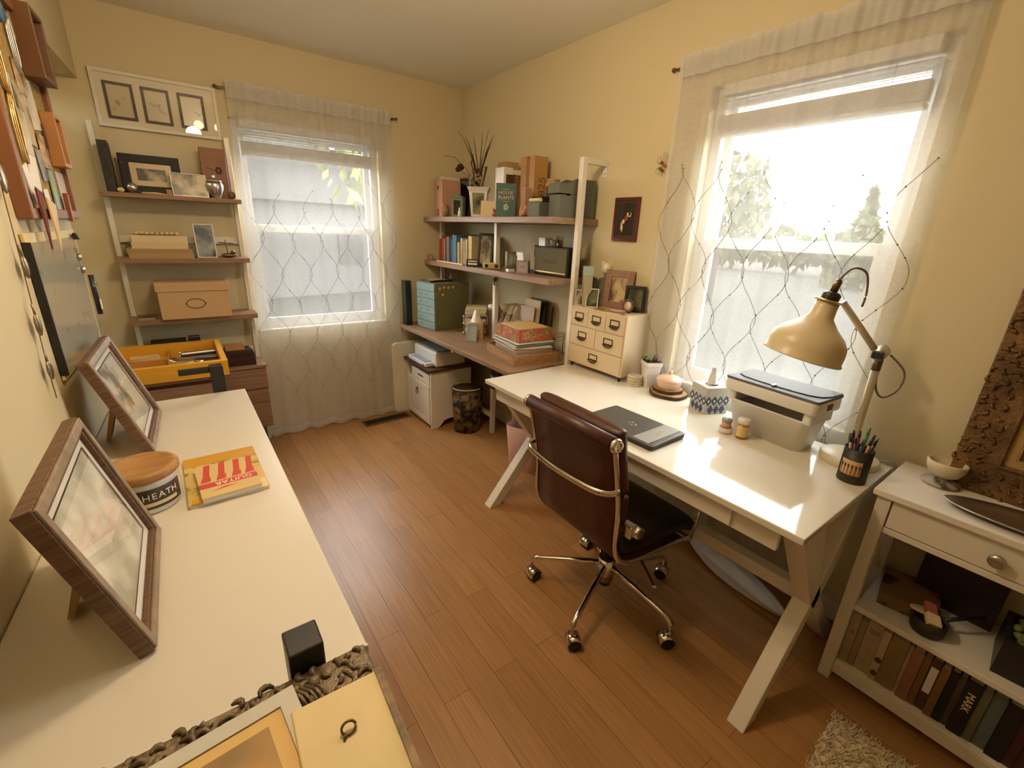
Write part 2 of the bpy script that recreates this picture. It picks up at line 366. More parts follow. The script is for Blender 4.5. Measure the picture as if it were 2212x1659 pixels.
def tree(name, label, x, y, h, r, n, sz, seed, cone=False, leaf=None, gz=-.8):
    rnd = random.Random(seed); t = thing(name, label, 'tree', (x, y, gz))
    tr = MB().tube([(0, 0, 0), (.1, 0, h*.4), (0, .1, h*(.9 if cone else .65))], [h*.03, h*.022, h*.008], 8)
    for k in range(9 if not cone else 0):
        a = rnd.uniform(0, 6.28); z = h*rnd.uniform(.3, .6); L_ = r*rnd.uniform(.7, 1.1)
        e = Vector((math.cos(a)*L_, math.sin(a)*L_, z+h*rnd.uniform(.15, .35))); s0 = Vector((0, 0, z))
        tr.tube([s0, s0.lerp(e, .5)+Vector((0, 0, .1)), e], [h*.009, h*.006, h*.002], 6)
        for q in range(3):
            e2 = e+Vector((rnd.uniform(-1, 1), rnd.uniform(-1, 1), rnd.uniform(.2, 1)))*r*.45
            tr.tube([s0.lerp(e, .6), e2], [h*.004, h*.001], 5)
    tr.build('trunk', M_bark, t)
    mb = MB(); crown(mb, (0, 0, h*(.35 if cone else .66)), (r, r, h*(.95 if cone else .34)), n, sz, rnd, cone); mb.build('crown', leaf or M_leaf, t)
    return t
TG = 'trees outside the windows'
tree('leafy_tree', 'leafy tree with bare lower branches outside the desk window', 16.5, 9.6, 5.4, 1.7, 900, .20, 4)
tree('conifer', 'dark conifer rising above the hedge outside the desk window', 30, 9.3, 4.9, 1.5, 700, .34, 5, cone=True)
tree('conifer', 'conifer at the window edge beside the lamp side jamb', 30, 6.0, 4.7, 1.4, 700, .34, 6, cone=True)
hd = MB(); rnd = random.Random(9)
for k in range(40): crown(hd, (38, 6+k*1.0, .9), (1.6, 1.4, 1.5+.6*math.sin(k*1.3)), 60, .5, rnd)
o = hd.build('tree_hedge', M_leaf); tag(o, 'long low hedge of trees along the horizon outside the desk window', 'hedge'); o['kind'] = 'stuff'
tree('garden_tree', 'pale leafy tree outside the back window, behind the curtain folds', 4.6, 11.5, 7.5, 2.0, 1000, .22, 11, leaf=M_leaf2)
tree('garden_tree', 'leafy garden tree outside the back window, beside the house', -.3, 12.0, 7.0, 2.0, 1000, .22, 12, leaf=M_leaf2)
t = thing('neighbour_house', 'grey gabled house seen through the back window', 'house', (2.6, 19, -.8), .2)
MB().box(-4, 4, -3, 3, 0, 3.0).build('walls', mat('grey_siding', (.07, .072, .076), .8), t)
MB().prism([(-4.4, 2.9), (4.4, 2.9), (0, 5.2)], -3.3, 3.3, 0, Matrix.Rotation(PI/2, 4, 'X')).build('roof', mat('slate_roof', (.04, .042, .046), .8), t)
for x in (-2, 1.5): MB().box(x, x+.9, -3.05, -2.98, 1.0, 2.2).build('window', mat('dark_house_glass', (.02, .02, .025), .3), t)

# ------------------------------------------------------------------ ceiling lamp (hangs in the room above and in front of the camera)
t = thing('ceiling_light', 'twin bulb brass ceiling light above the desk chair side of the room', 'ceiling light', (.485, 1.30, ZC))
MB().lathe([(.0, 0), (.075, 0), (.07, -.02), (.0, -.028)], 24).build('canopy', M_gold, t)
for k, dx in enumerate((-.08, .08)):
    b = MB().tube([(0, 0, -.02), (dx*.6, 0, -.08), (dx, 0, -.145)], .008, 10).build('arm', M_gold, t)
    MB().ball((dx, 0, -.182), .038, 20).build('bulb', mat('warm_bulb', (1.0, .70, .38), .3, emit=40), b)
    ld = bpy.data.lights.new('bulb_light', 'POINT'); ld.energy = LAMP; ld.color = (1.0, .77, .50); ld.shadow_soft_size = .06
    lo = bpy.data.objects.new('bulb_light', ld); C.objects.link(lo); lo.parent = t; lo.location = (dx*1.6, 0, -.26)

# ================================================================== FURNITURE
# ---- long white table along the left wall
TT = .75
t = thing('white_table', 'long white table along the wall with black end posts', 'table', (0, 0, 0))
MB().prism([(.178, .648), (.178, 2.282), (WX(2.282)+.002, 2.282), (WX(.648)+.002, .648)], TT-.028, TT).build('tabletop', M_table, t, bev=.004)
MB().box(-.335, .178, .6405, .6475, TT-.028, TT+.006).build('edge_strip', M_table, t, bev=.002)
for x, y, top in ((.070, .6125, .868), (.083, 2.312, .868), (-.245, 2.312, .868), (-.285, .6125, .83)):
    MB().box(x-.0255, x+.0255, y-.027, y+.027, 0, top).build('leg', M_black, t, bev=.003)
MB().box(-.055, .0575, 2.30, 2.316, .838, .864).build('end_rail', M_black, t, bev=.002)
MB().box(-.2595, .0445, .61, .626, .62, .66).build('end_rail', M_black, t, bev=.002)
for x in (.075, -.255): MB().box(x-.012, x+.012, .638, 2.286, .67, .72).build('side_rail', M_black, t, bev=.002)

# ---- ladder shelf with drawers on the back wall
t = thing('ladder_shelf', 'white framed ladder shelf with grey oak boards and drawers by the back window', 'shelf unit', (0, 0, 0))
LX0, LX1 = -.243, .385
for x in (-.228, .370): MB().box(x-.012, x+.012, 3.375, 3.420, 0, 1.935).build('post', M_white, t, bev=.002)
LS = (1.595, 1.265, .930)
for z, th in zip(LS, (.022, .026, .028)):
    MB().box(LX0, LX1, 3.212, 3.374, z-th, z).box(LX0+.03, LX1-.03, 3.374, 3.42, z-th, z).build('shelf_board', M_shelfwoodx, t, bev=.0015)
for z in (1.36, .66): MB().box(-.216, .358, 3.404, 3.418, z-.02, z+.02).build('rail', M_white, t, bev=.002)
body = MB().box(LX0, LX1, 3.19, 3.374, .17, .588).build('drawer_case', M_shelfwoodx, t, bev=.002)
MB().box(LX0-.004, LX1+.004, 3.165, 3.374, .588, .608).build('shelf_board', M_shelfwoodx, t, bev=.002)
for z0, z1 in ((.185, .44), (.447, .582)):
    MB().box(LX0+.004, LX1-.004, 3.172, 3.19, z0, z1).build('drawer', M_shelfwoodx, t, bev=.002)

# ---- wood cabinet under the yellow tray
t = thing('side_cabinet', 'low brown wooden cabinet under the yellow tray beyond the white table', 'cabinet', (0, 0, 0))
MB().box(-.33, .12, 2.68, 3.12, .05, .70).build('body', M_browntop, t, bev=.003)
MB().box(-.335, .127, 2.665, 3.125, .70, .7245).build('top', M_oak, t, bev=.003)
for x in (-.318, .105):
    for y in (2.70, 3.10): MB().box(x-.012, x+.012, y-.012, y+.012, 0, .05).build('foot', M_black, t)
MB().box(-.31, .10, 2.668, 2.68, .08, .68).build('door', M_shelfwoodx, t, bev=.002)

# ---- corner shelf desk on the right wall
t = thing('wall_desk_shelf', 'white posted wall desk with two oak shelves and a worktop in the corner', 'shelf desk', (0, 0, 0))
S1, S2, WT = 1.563, 1.240, .745
for x, y in ((1.82, 1.8755), (1.79, 2.615), (1.79, 3.40)):
    MB().box(x-.016, x+.016, y-.015, y+.015, 0, 1.862).build('post', M_white, t, bev=.002)
    b = MB().box(x+.016, XR-.004, y-.015, y+.015, 1.832, 1.862).build('wall_arm', M_white, t, bev=.002)
    MB().box(XR-.006, XR, y-.014, y+.014, 1.78, 1.84).cyl(0, 0, 0, .004, .005, 1, 10, T=Matrix.Translation((XR-.006, y, 1.797)) @ Matrix.Rotation(-PI/2, 4, 'Y')).build('bracket_plate', [M_white, M_steel], b)
for z in (S1, S2):
    MB().box(1.645, XR-.006, 1.893, 3.432, z-.034, z).build('shelf_board', M_shelfwood, t, bev=.002)
MB().box(1.405, XR-.006, 1.893, 3.432, WT-.03, WT).build('worktop', M_shelfwood, t, bev=.003)
for y in (1.91, 2.615, 3.40): MB().box(1.44, 1.774, y-.012, y+.012, WT-.06, WT-.03).build('bearer', M_white, t)
MB().box(1.784, 1.80, 2.63, 3.385, .12, .16).build('stretcher', M_white, t, bev=.002)
h = MB().tube([(1.79, 2.598, 1.165), (1.76, 2.592, 1.165), (1.755, 2.59, 1.14), (1.755, 2.58, 1.13)], .006, 8).ball((1.765, 2.592, 1.165), .016, 12).build('hook', M_brass, t)
MB().box(1.80, 1.82, 1.862, 1.866, S1-.062, S1-.06).box(1.824, 1.828, 1.858, 1.862, S1-.10, S1-.06).build('clip', M_white, t)

# ---- main white desk with crossed legs
DX0, DX1, DY0, DY1, DT = 1.214, 1.925, .319, 1.851, .75
t = thing('writing_desk', 'glossy white desk with X-shaped legs under the bright window', 'desk', (0, 0, 0))
MB().box(DX0, DX1, DY0, DY1, DT-.022, DT).build('desktop', M_desk, t, bev=.003)
MB().box(DX0+.028, DX0+.046, DY0+.067, DY1-.067, .655, DT-.022).box(DX1-.046, DX1-.028, DY0+.06, DY1-.06, .655, DT-.022).build('apron', M_white, t, bev=.002)
MB().box(DX0+.018, DX0+.027, DY0+.20, DY1-.28, .662, DT-.026).build('drawer', M_white, t, bev=.001)
for y0, y1 in ((DY0+.012, DY0+.067), (DY1-.067, DY1-.012)):
    xm, zm, hw = 1.55, .355, .031
    for sx in (1, -1):
        A = (DX0+.005 if sx > 0 else DX1-.005, 0); B_ = (xm-.0*sx, zm); T_ = (DX0+.03 if sx > 0 else DX1-.03, DT-.022)
        leg = MB()
        Rx = Matrix(((1, 0, 0, 0), (0, 0, -1, 0), (0, 1, 0, 0), (0, 0, 0, 1)))
        e = .072*sx
        leg.prism([(A[0], 0), (A[0]+e, 0), (B_[0]+.036*sx, zm), (T_[0]+.165*sx, T_[1]), (T_[0], T_[1]), (B_[0]-.040*sx, zm)], -y1, -y0, 0, Rx)
        leg.build('leg', M_white, t, bev=.003)
MB().box(1.525, 1.575, DY0+.067, DY1-.067, .335, .385).build('stretcher', M_white, t, bev=.003)

# ---- white console with drawer and two shelves
t = thing('console_table', 'white console with one drawer and two shelves holding books', 'console table', (0, 0, 0))
KX0, KX1, KY1, KY0 = 1.665, 1.965, .288, -.62
MB().box(KX0-.012, KX1+.01, KY0-.012, KY1+.012, .748, .77).build('top', M_white, t, bev=.003)
for x in (KX0+.018, KX1-.018):
    for y in (KY1-.018, KY0+.018): MB().box(x-.018, x+.018, y-.018, y+.018, 0, .748).build('leg', M_white, t, bev=.002)
MB().box(KX0+.004, KX0+.02, KY0+.036, KY1-.036, .628, .648).box(KX1-.02, KX1-.004, KY0+.036, KY1-.036, .648, .748).box(KX0+.036, KX1-.036, KY1-.022, KY1-.008, .64, .748).box(KX0+.036, KX1-.036, KY0+.008, KY0+.022, .64, .748).build('apron', M_white, t, bev=.002)
d = MB().box(KX0+.003, KX0+.021, KY0+.04, KY1-.040, .651, .745).build('drawer', M_white, t, bev=.002)
MB().lathe([(0, 0), (.010, 0), (.008, .012), (.018, .018), (.019, .024), (.012, .028), (0, .029)], 20, 0, Matrix.Translation((KX0+.003, 0.008, .697)) @ Matrix.Rotation(-PI/2, 4, 'Y')).build('knob', M_steel, d)
KS1, KS2 = .338, .088
MB().box(KX0+.004, KX1-.004, KY0+.036, KY1-.036, KS1-.02, KS1).build('shelf_board', M_white, t, bev=.002)
MB().box(KX0+.004, KX1-.004, KY0+.036, KY1-.036, KS2-.02, KS2).build('shelf_board', M_white, t, bev=.002)
MB().box(KX0+.006, KX0+.022, KY0+.036, KY1-.036, .035, KS2-.02).build('plinth_rail', M_white, t, bev=.002)
for y in (KY1-.018, KY0+.018):
    e = MB(); zz = [(KX0+.036, .36), (KX1-.036, .63)]; e.tube([(zz[0][0], y, zz[0][1]), (zz[1][0], y, zz[1][1])], .007, 4, rx=.007); e.tube([(zz[0][0], y+.001, zz[1][1]), (zz[1][0], y+.001, zz[0][1])], .007, 4, rx=.007)
    e.build('cross_brace', M_white, t)

# ---- white printer cabinet under the worktop
t = thing('printer_cabinet', 'white cabinet with dark wood top standing under the corner worktop', 'cabinet', (0, 0, 0))
CX0, CX1, CY0, CY1, CT = 1.42, 1.77, 2.90, 3.345, .485
side = [(CX0, 0), (CX0+.055, 0), (CX0+.085, .025), (CX0+.11, .055), (CX0+.15, .065), (CX1-.12, .065), (CX1-.07, .03), (CX1-.04, 0), (CX1, 0), (CX1, CT-.02), (CX0, CT-.02)]
Rx = Matrix(((1, 0, 0, 0), (0, 0, -1, 0), (0, 1, 0, 0), (0, 0, 0, 1)))
for y in (CY0, CY1-.016): MB().prism(side, -(y+.016), -y, 0, Rx).build('side_panel', M_white, t, bev=.0015)
MB().box(CX1-.012, CX1, CY0+.016, CY1-.016, .03, CT-.02).box(CX0+.01, CX1-.012, CY0+.016, CY1-.016, .06, .075).box(CX0+.02, CX1-.012, CY0+.016, CY1-.016, .352, .362).build('carcass', M_white, t)
d = MB().box(CX0-.004, CX0+.014, CY0+.02, CY1-.02, .03, .352).frame(CY1-CY0-.05, .31, .03, -(CX0-.008)*0-.004, .002, 0, Matrix.Translation((CX0-.004, (CY0+CY1)/2, .036)) @ Matrix.Rotation(-PI/2, 4, 'Z')).build('door', M_white, t, bev=.001)
k = MB().lathe([(.0, 0), (.012, 0), (.010, .006), (0, .009)], 14, 0, Matrix.Translation((CX0-.008, 3.13, .275)) @ Matrix.Rotation(-PI/2, 4, 'Y'))
k.tube([(CX0-.013, 3.13+.016*math.sin(a), .252+.020*math.cos(a)) for a in [i*PI/8 for i in range(17)]], .0025, 6); k.build('ring_pull', M_brass, d)
dr = MB().box(CX0-.006, CX0+.010, CY0+.02, CY1-.12, .356, .435).build('drawer', M_trim, t, bev=.002)
MB().box(CX0-.0068, CX0-.0055, 3.02, 3.11, .395, .405).build('grip_slot', M_black, dr)
MB().box(CX0-.02, CX1+.01, CY0-.02, CY1+.005, CT-.02, CT).build('top', M_browntop, t, bev=.003)

# ---- office chair
t = thing('office_chair', 'brown leather padded office chair on a chrome five-star castor base', 'chair', (1.282, .987, 0), math.radians(-1.6))
HW = .212
prof = [(-.292, .885), (-.270, .80), (-.250, .71), (-.236, .63), (-.232, .55), (-.226, .48), (-.200, .425), (-.150, .392), (-.06, .376), (.08, .366), (.19, .352), (.235, .330)]
sp_ = smooth_path([(x, 0, z) for x, z in prof], 6)
sl = MB(); N = len(sp_)
def sling(a, b):
    i = a*(N-1); k = min(int(i), N-2); p = sp_[k].lerp(sp_[k+1], i-k)
    return (p.x, (b-.5)*2*(HW-.012), p.z)
sl.grid(sling, 66, 4)
o = sl.build('sling', M_leather, t); m_ = o.modifiers.new('thick', 'SOLIDIFY'); m_.thickness = .012; m_.offset = 0
for s in (-1, 1):
    r = MB().tube([(p.x, s*HW, p.z) for p in sp_], .011, 8, rx=.006, up=(0, 1, 0)).build('side_rail', M_chrome, t)
    MB().lathe([(.0, 0), (.024, 0), (.025, .012), (.020, .020), (.012, .020), (.010, .016), (.004, .016), (.0, .019)], 24, 0, Matrix.Translation((-.292, s*(HW-.004), .885)) @ Matrix.Rotation(-s*PI/2, 4, 'X')).build('end_cap', M_chrome, r)
    MB().box(-.205, -.17, s*(HW-.01), s*(HW+.035), .53, .575).cyl(0, 0, 0, .05, .022, 0, 20, T=Matrix.Translation((-.165, s*(HW-.004), .545)) @ Matrix.Rotation(-s*PI/2, 4, 'X')).build('rail_clamp', M_chrome, r, bev=.004)
MB().tube([(-.292, -HW+.004, .885), (-.292, HW-.004, .885)], .0255, 18).build('top_roll', M_leather, t)
def pad(name, path, th, hw, m):
    P_ = smooth_path([(x, 0, z) for x, z in path], 5); n = len(P_); mb = MB()
    ring = 20
    v = []
    for i, p in enumerate(P_):
        d = (P_[min(i+1, n-1)]-P_[max(i-1, 0)]).normalized(); nn = Vector((d.z, 0, -d.x))
        e = i/(n-1); sc = min(1, math.sqrt(max(0, 1-(1-min(e, 1-e)*12)**2)) if min(e, 1-e) < 1/12 else 1)
        sc = max(sc, .12)
        for j in range(ring):
            a = 2*PI*j/ring; cx = math.copysign(abs(math.cos(a))**.35, math.cos(a)); cy = math.copysign(abs(math.sin(a))**.6, math.sin(a))
            q = p+nn*(cy*th/2*sc); v.append((q.x, cx*hw*(.93+.07*sc), q.z))
    mb.add(v, [(i*ring+j, i*ring+(j+1) % ring, (i+1)*ring+(j+1) % ring, (i+1)*ring+j) for i in range(n-1) for j in range(ring)], 0, True)
    mb.add(v[:ring], [tuple(range(ring))], 0); mb.add(v[-ring:], [tuple(range(ring-1, -1, -1))], 0)
    return mb.build(name, m, t)
pad('back_cushion', [(-.246, .915), (-.238, .885), (-.226, .82), (-.208, .74), (-.190, .67)], .050, .205, M_leather)
pad('lumbar_cushion', [(-.188, .668), (-.186, .62), (-.185, .56), (-.178, .50)], .044, .203, M_leather)
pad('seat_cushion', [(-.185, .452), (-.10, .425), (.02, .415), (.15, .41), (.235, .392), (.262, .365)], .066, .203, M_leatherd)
bow = smooth_path([(-.252, -HW-.004, .712), (-.285, -HW+.006, .712), (-.312, -HW+.06, .71), (-.322, 0, .708), (-.312, HW-.06, .71), (-.285, HW-.006, .712), (-.252, HW+.004, .712)], 6)
MB().tube(bow, .008, 10, rx=.012).build('back_bow', M_chrome, t)
MB().tube([(-.20, -HW, .552), (-.20, HW, .552)], .014, 14).build('cross_tube', M_blackp, t)
MB().tube([(.19, -HW, .352), (.19, HW, .352)], .010, 12).build('front_spreader', M_chrome, t)
MB().tube([(.236, -HW, .330), (.250, -HW-.004, .40), (.258, -HW-.004, .49)], .005, 8).build('front_rod', M_chrome, t)
MB().prism(rrect(.22, .14, .03), .315, .352).build('tilt_mechanism', M_blackp, t, bev=.004)
MB().cyl(0, 0, .20, .316, .020, 0, 20).cyl(0, 0, .09, .20, .034, 1, 24, .036).cyl(0, 0, .068, .09, .026, 0, 20).build('column', [M_blackp, M_chrome], t)
lv = MB().tube([(.03, -.06, .33), (.10, -.10, .20), (.152, -.137, .085)], .005, 8).build('lever', M_blackp, t)
MB().ball((.156, -.140, .075), .014, 14).build('lever_knob', M_chrome, lv)
for k in range(5):
    a = math.radians(57+72*k+1.6); ca, sa = math.cos(a), math.sin(a)
    L_ = MB().tube([(.028*ca, .028*sa, .165), (.15*ca, .15*sa, .147), (.27*ca, .27*sa, .126), (.300*ca, .300*sa, .119), (.317*ca, .317*sa, .105), (.319*ca, .319*sa, .064)], [.014, .012, .010, .010, .010, .010], 12, rx=None).build('base_leg', M_chrome, t)
    b2 = a+.9*(k % 2*2-1); T = Matrix.Translation((.317*ca, .317*sa, 0)) @ Matrix.Rotation(b2, 4, 'Z')
    cs = MB()
    for s in (-1, 1): cs.lathe([(.006, -.010), (.024, -.010), (.0265, -.006), (.0265, .006), (.024, .010), (.006, .010)], 22, 0, T @ Matrix.Translation((-.008, s*.014, .0265)) @ Matrix.Rotation(PI/2, 4, 'X'))
    c_ = cs.build('castor_wheel', M_black, L_)
    hd_ = MB(); hd_.grid(lambda u, v: (-.008+.030*math.cos(u*PI*1.05-.1), (v-.5)*.052, .0265+.030*math.sin(u*PI*1.05-.1)), 12, 2, 0, True, T); hd_.box(-.014, .006, -.003, .003, .02, .062, 0, T)
    o = hd_.build('castor_hood', M_chrome, L_); q = o.modifiers.new('thick', 'SOLIDIFY'); q.thickness = .003

# ---- chest of small drawers on the desk
t = thing('drawer_chest', 'cream chest of six small drawers on the far end of the desk', 'chest of drawers', (0, 0, 0))
HX0, HX1, HY0, HY1, HZ0, HZ1 = 1.79, 1.972, 1.45, 1.848, .775, 1.10
M_crm = mat('cream_paint', (.66, .53, .345), .45)
MB().box(HX0+.006, HX1, HY0, HY1, HZ0, HZ1).build('case', M_crm, t, bev=.002)
for x in (HX0+.02, HX1-.02):
    for y in (HY0+.02, HY1-.02): MB().cyl(x, y, DT, HZ0, .008).build('foot', M_black, t)
rows = [(3, HZ0+.222, HZ1-.010), (2, HZ0+.112, HZ0+.216), (1, HZ0+.006, HZ0+.106)]
for n_, z0, z1 in rows:
    w_ = (HY1-HY0-.012)/n_
    for k in range(n_):
        y1 = HY1-.006-k*w_; y0 = y1-w_+.003
        d = MB().box(HX0, HX0+.010, y0, y1, z0, z1).build('drawer', M_crm, t, bev=.001)
        T = Matrix.Translation((HX0, (y0+y1)/2, (z0+z1)/2-.018)) @ Matrix.Rotation(-PI/2, 4, 'Z')
        hm = MB().frame(.064, .034, .005, -.003, 0, 0, T, z0=.010)
        hm.grid(lambda a, b: (.030*math.cos(PI+a*PI)*(1-.15*b), -.002-.016*math.sin(b*PI/2), .012-.020*math.sin(a*PI)*math.cos(b*PI/2)*1.0), 12, 5, 0, True, T)
        hd_ = hm.build('label_pull', M_brass, d)
        MB().box(-.026, .026, -.0012, -.0002, .016, .038, 0, T).build('card_label', M_cream, hd_)

# ---- rug, vent, board
rg = MB(); rnd = random.Random(2)
def shag(name, label, poly_c, w_, d_, rz):
    mb = MB(); mb.prism(rrect(w_, d_, .05), 0, .016)
    for i in range(5200):
        x = rnd.uniform(-w_/2-.004, w_/2+.004); y = rnd.uniform(-d_/2-.004, d_/2+.004); h_ = rnd.uniform(.012, .024); dx = rnd.uniform(-.014, .014); dy = rnd.uniform(-.014, .014); s = .004
        mb.add([(x-s, y, .012), (x+s, y, .012), (x+dx, y+dy, .014+h_), (x, y+s, .012)], [(0, 1, 2), (1, 3, 2), (3, 0, 2)])
    return item('shag_rug', label, 'rug', mb, mat('cream_shag_wool', (.72, .60, .40), .9), (poly_c[0], poly_c[1], 0), rz)
shag('shag_rug', 'small fluffy cream rug on the floor in front of the console', (1.29, -.05), .50, .44, math.radians(4))
t = thing('floor_vent', 'wooden floor vent grille set in the boards below the back window', 'floor vent', (1.205, 3.272, 0), math.radians(2))
MB().frame(.385, .115, .018, -.004, .0, 0, Matrix.Translation((0, -.0575, 0)) @ Matrix.Rotation(-PI/2, 4, 'X')).build('frame', M_walnut, t)
g = MB().box(-.178, .178, -.042, .042, .0002, .0008)
gr = g.build('duct', M_black, t); sl = MB()
for k in range(6): sl.box(-.176, .176, -.038+k*.0145, -.034+k*.0145, .0008, .003)
sl.build('grille', mat('dark_walnut_slats', '3a2416', .5), t)
MBw = MB().prism(rrect(.60, 1.16, .05, 6), 0, .045)
item('folded_board', 'white rounded panel standing against the back wall beside the curtain', 'panel', MB().prism(rrect(.30, .60, .045, 8, 1.455, .30), 0, .05, 0, Matrix(((1, 0, 0, 0), (0, 0, 1, 0), (0, 1, 0, 0), (0, 0, 0, 1)))), M_trim, (0, 3.352+.0, 0), bev=.008)

# ================================================================== SMALL THINGS
RX90 = Matrix(((1, 0, 0, 0), (0, 0, -1, 0), (0, 1, 0, 0), (0, 0, 0, 1)))
def pframe(name, label, w, h, fw, loc, rz, tilt=0, dep=.014, mf=None, mm=None, bw=0, mp=None, strut=0, glass=True, bev=.0015, cat='picture frame', group=None, moulding=False):
    t = thing(name, label, cat, (loc[0], loc[1], loc[2]+dep*math.sin(tilt)), 0, group, rot=(-tilt, 0, rz))
    f_ = MB().frame(w, h, fw, 0, dep)
    f_.build('frame', mf, t, bev=bev)
    if moulding:
        MB().frame(w-.006, h-.006, fw*.62, -.005, .001, z0=.003).build('moulding', moulding, t, bev=.002)
        MB().frame(w-2*fw-2*bw+.004, h-2*fw-2*bw+.004, .0022, dep*.45-.0022, dep*.45-.0008, z0=fw+bw-.002).build('keyline', M_ink, t)
    y = dep*.45
    if bw: MB().frame(w-2*fw+.002, h-2*fw+.002, bw, y-.001, y+.001, z0=fw-.001).build('mount', mm, t); y += .001
    MB().box(-w/2+fw+bw-.001, w/2-fw-bw+.001, y, y+.001, fw+bw-.001, h-fw-bw+.001).build('picture', mp, t)
    if glass: MB().box(-w/2+fw-.001, w/2-fw+.001, dep*.25, dep*.25+.001, fw-.001, h-fw+.001).build('glazing', M_glass, t)
    MB().box(-w/2+.003, w/2-.003, dep*.85, dep*.98, .003, h-.003).build('backing', M_kraft, t)
    if strut:
        L_ = h*.62; tt = math.tan(tilt+.0001)
        MB().prism([(dep, L_), (dep, L_-.03), (strut-.012, strut*tt+.002), (strut, strut*tt+.002)], -.035, .035, 0, Matrix(((0, 0, 1, 0), (1, 0, 0, 0), (0, 1, 0, 0), (0, 0, 0, 1)))).build('easel_strut', M_kraft, t)
    return t
def bx(name, label, cat, w, d, h, loc, rz, m, bev=.002, group=None):
    return item(name, label, cat, MB().box(-w/2, w/2, -d/2, d/2, 0, h), m, loc, rz, group, bev)
def tbx(name, label, cat, w, d, h, loc, rz, m, bev=.002, group=None):   # same, but an Empty that can carry parts
    t = thing(name, label, cat, loc, rz, group); MB().box(-w/2, w/2, -d/2, d/2, 0, h).build('body', m, t, bev=bev); return t
PH_bw = photo('grey_portrait_print', '2e2a25', 'b8a98c', 16, 1)
PH_bw2 = photo('grey_group_print', '3a342c', 'c9b996', 11, 2)
PH_pale = photo('pale_landscape_print', 'a9a692', 'e6e2d2', 7, 3, .35, .55)
PH_street = photo('faded_street_print', '77725f', 'dcd8c4', 9, 4, .38, .5)
PH_warm = photo('warm_family_print', '6b4a36', 'd9bf97', 13, 5)
PH_dark = photo('dark_stage_print', '17110f', '3b2a26', 10, 6)
PH_sketch = photo('pencil_insect_print', '8d8570', 'c6ba9b', 22, 7, .30, .42)
PH_blue = photo('blue_grey_print', '4f5a66', 'a7acb0', 10, 8)
PH_green = photo('green_woodland_print', '38402c', '8a8d6b', 12, 9)
M_ink = mat('black_ink', (.03, .025, .02), .7)
M_red = mat('red_print', 'c4473a', .6)
M_whiteink = mat('white_print', (.85, .82, .74), .6)

# ---- two big frames on the white table
pframe('picture_frame', 'big brown wooden picture frame standing on the white table, nearer the black post', .40, .332, .030, (-.131, 1.037, TT), math.radians(89.3), math.radians(15.2), .024, M_walnut, M_paper, .022, PH_pale, .13, moulding=mat('pale_worn_gilt', '9a8672', .45, var=.35, vscale=22, stretch=(1, 1, 1)))
pframe('picture_frame', 'big brown wooden picture frame standing on the white table, beside the yellow tray', .392, .334, .030, (-.136, 1.915, TT), math.radians(87.5), math.radians(18.1), .024, M_walnut, M_paper, .020, PH_street, .13, moulding=_M['pale_worn_gilt'])
# ---- lidded round jar
t = thing('lidded_jar', 'round white jar with wooden lid and dark HEATH label on the white table', 'jar', (-.152, 1.40, TT), math.radians(0))
MB().lathe([(.0, 0), (.066, 0), (.070, .006), (.072, .085), (.069, .092), (.0, .092)], 40).build('jar', M_whiteplastic, t)
MB().lathe([(.0, .092), (.076, .092), (.081, .098), (.081, .112), (.076, .117), (.066, .117), (.062, .113), (0, .1125)], 44).build('lid', M_oak, t)
a0 = -62
lb = MB().grid(lambda u, v: (.0735*math.cos(math.radians(a0-48+u*96)), .0735*math.sin(math.radians(a0-48+u*96)), .018+v*.056), 24, 1).build('label', mat('dark_label', '3a3028', .6), t)
for i, ch in enumerate('HEATH'):
    a = math.radians(a0-26+i*13); text(ch, .024, M_whiteink, lb, (.0745*math.cos(a), .0745*math.sin(a), .052), (PI/2, 0, a+PI/2), 'letter')
MB().grid(lambda u, v: (.0743*math.cos(math.radians(a0-30+u*60)), .0743*math.sin(math.radians(a0-30+u*60)), .026+v*.010), 16, 1).build('label_band', M_cream, lb)
MB().lathe([(.076, .001), (.0775, .05), (.0765, .088)], 40, cap=False).build('shrink_wrap', M_glass, t)
# ---- two books on the table
t = thing('song_book', 'yellow flower covered paperback lying flat on the white table', 'book', (.026, 1.456, TT), math.radians(1))
MB().box(-.095, .095, -.147, .147, .0, .009).build('pages', M_paper, t)
MB().box(-.0965, .0965, -.149, .149, .009, .011).build('cover', mat('sunflower_cover', 'dcc07a', .25, col2='7d7a2c', vscale=26, lo=.36, hi=.5, coat=.4), t)
MB().box(-.0965, .0965, .085, .149, .011, .0114).build('cover_band', mat('mustard_print', 'cf9d3a', .3), t)
MB().box(-.088, -.028, -.145, -.117, .011, .0115).build('cover_patch', mat('orange_yellow_print', 'd9a32a', .3), t)
MB().box(-.02, .094, -.147, -.09, .011, .0113).build('cover_panel', M_cream, t)
mb = MB(); mb.tube([(.06+.018*math.cos(a), -.118+.012*math.sin(a), .0116) for a in [i*PI/10 for i in range(21)]], .0009, 5); mb.build('cover_oval', M_ink, t)
t = thing('guitar_book', 'red and cream guitar paperback lying on the yellow flower covered book', 'book', (.030, 1.400, TT+.0116), math.radians(3))
MB().box(-.070, .070, -.098, .098, 0, .013).build('pages', M_paper, t)
MB().box(-.0715, .0715, -.0995, .0995, 0.013, .0152).build('cover', mat('cream_glossy_cover', 'e0c58c', .2, coat=.5), t)
cv = MB().box(-.0715, .0715, -.046, -.018, .0152, .0157).build('title_band', M_red, t)
text('GUITAR', .026, M_whiteink, cv, (.012, -.032, .0159), (0, 0, PI), 'title', sx=1.0)
nk_ = MB()
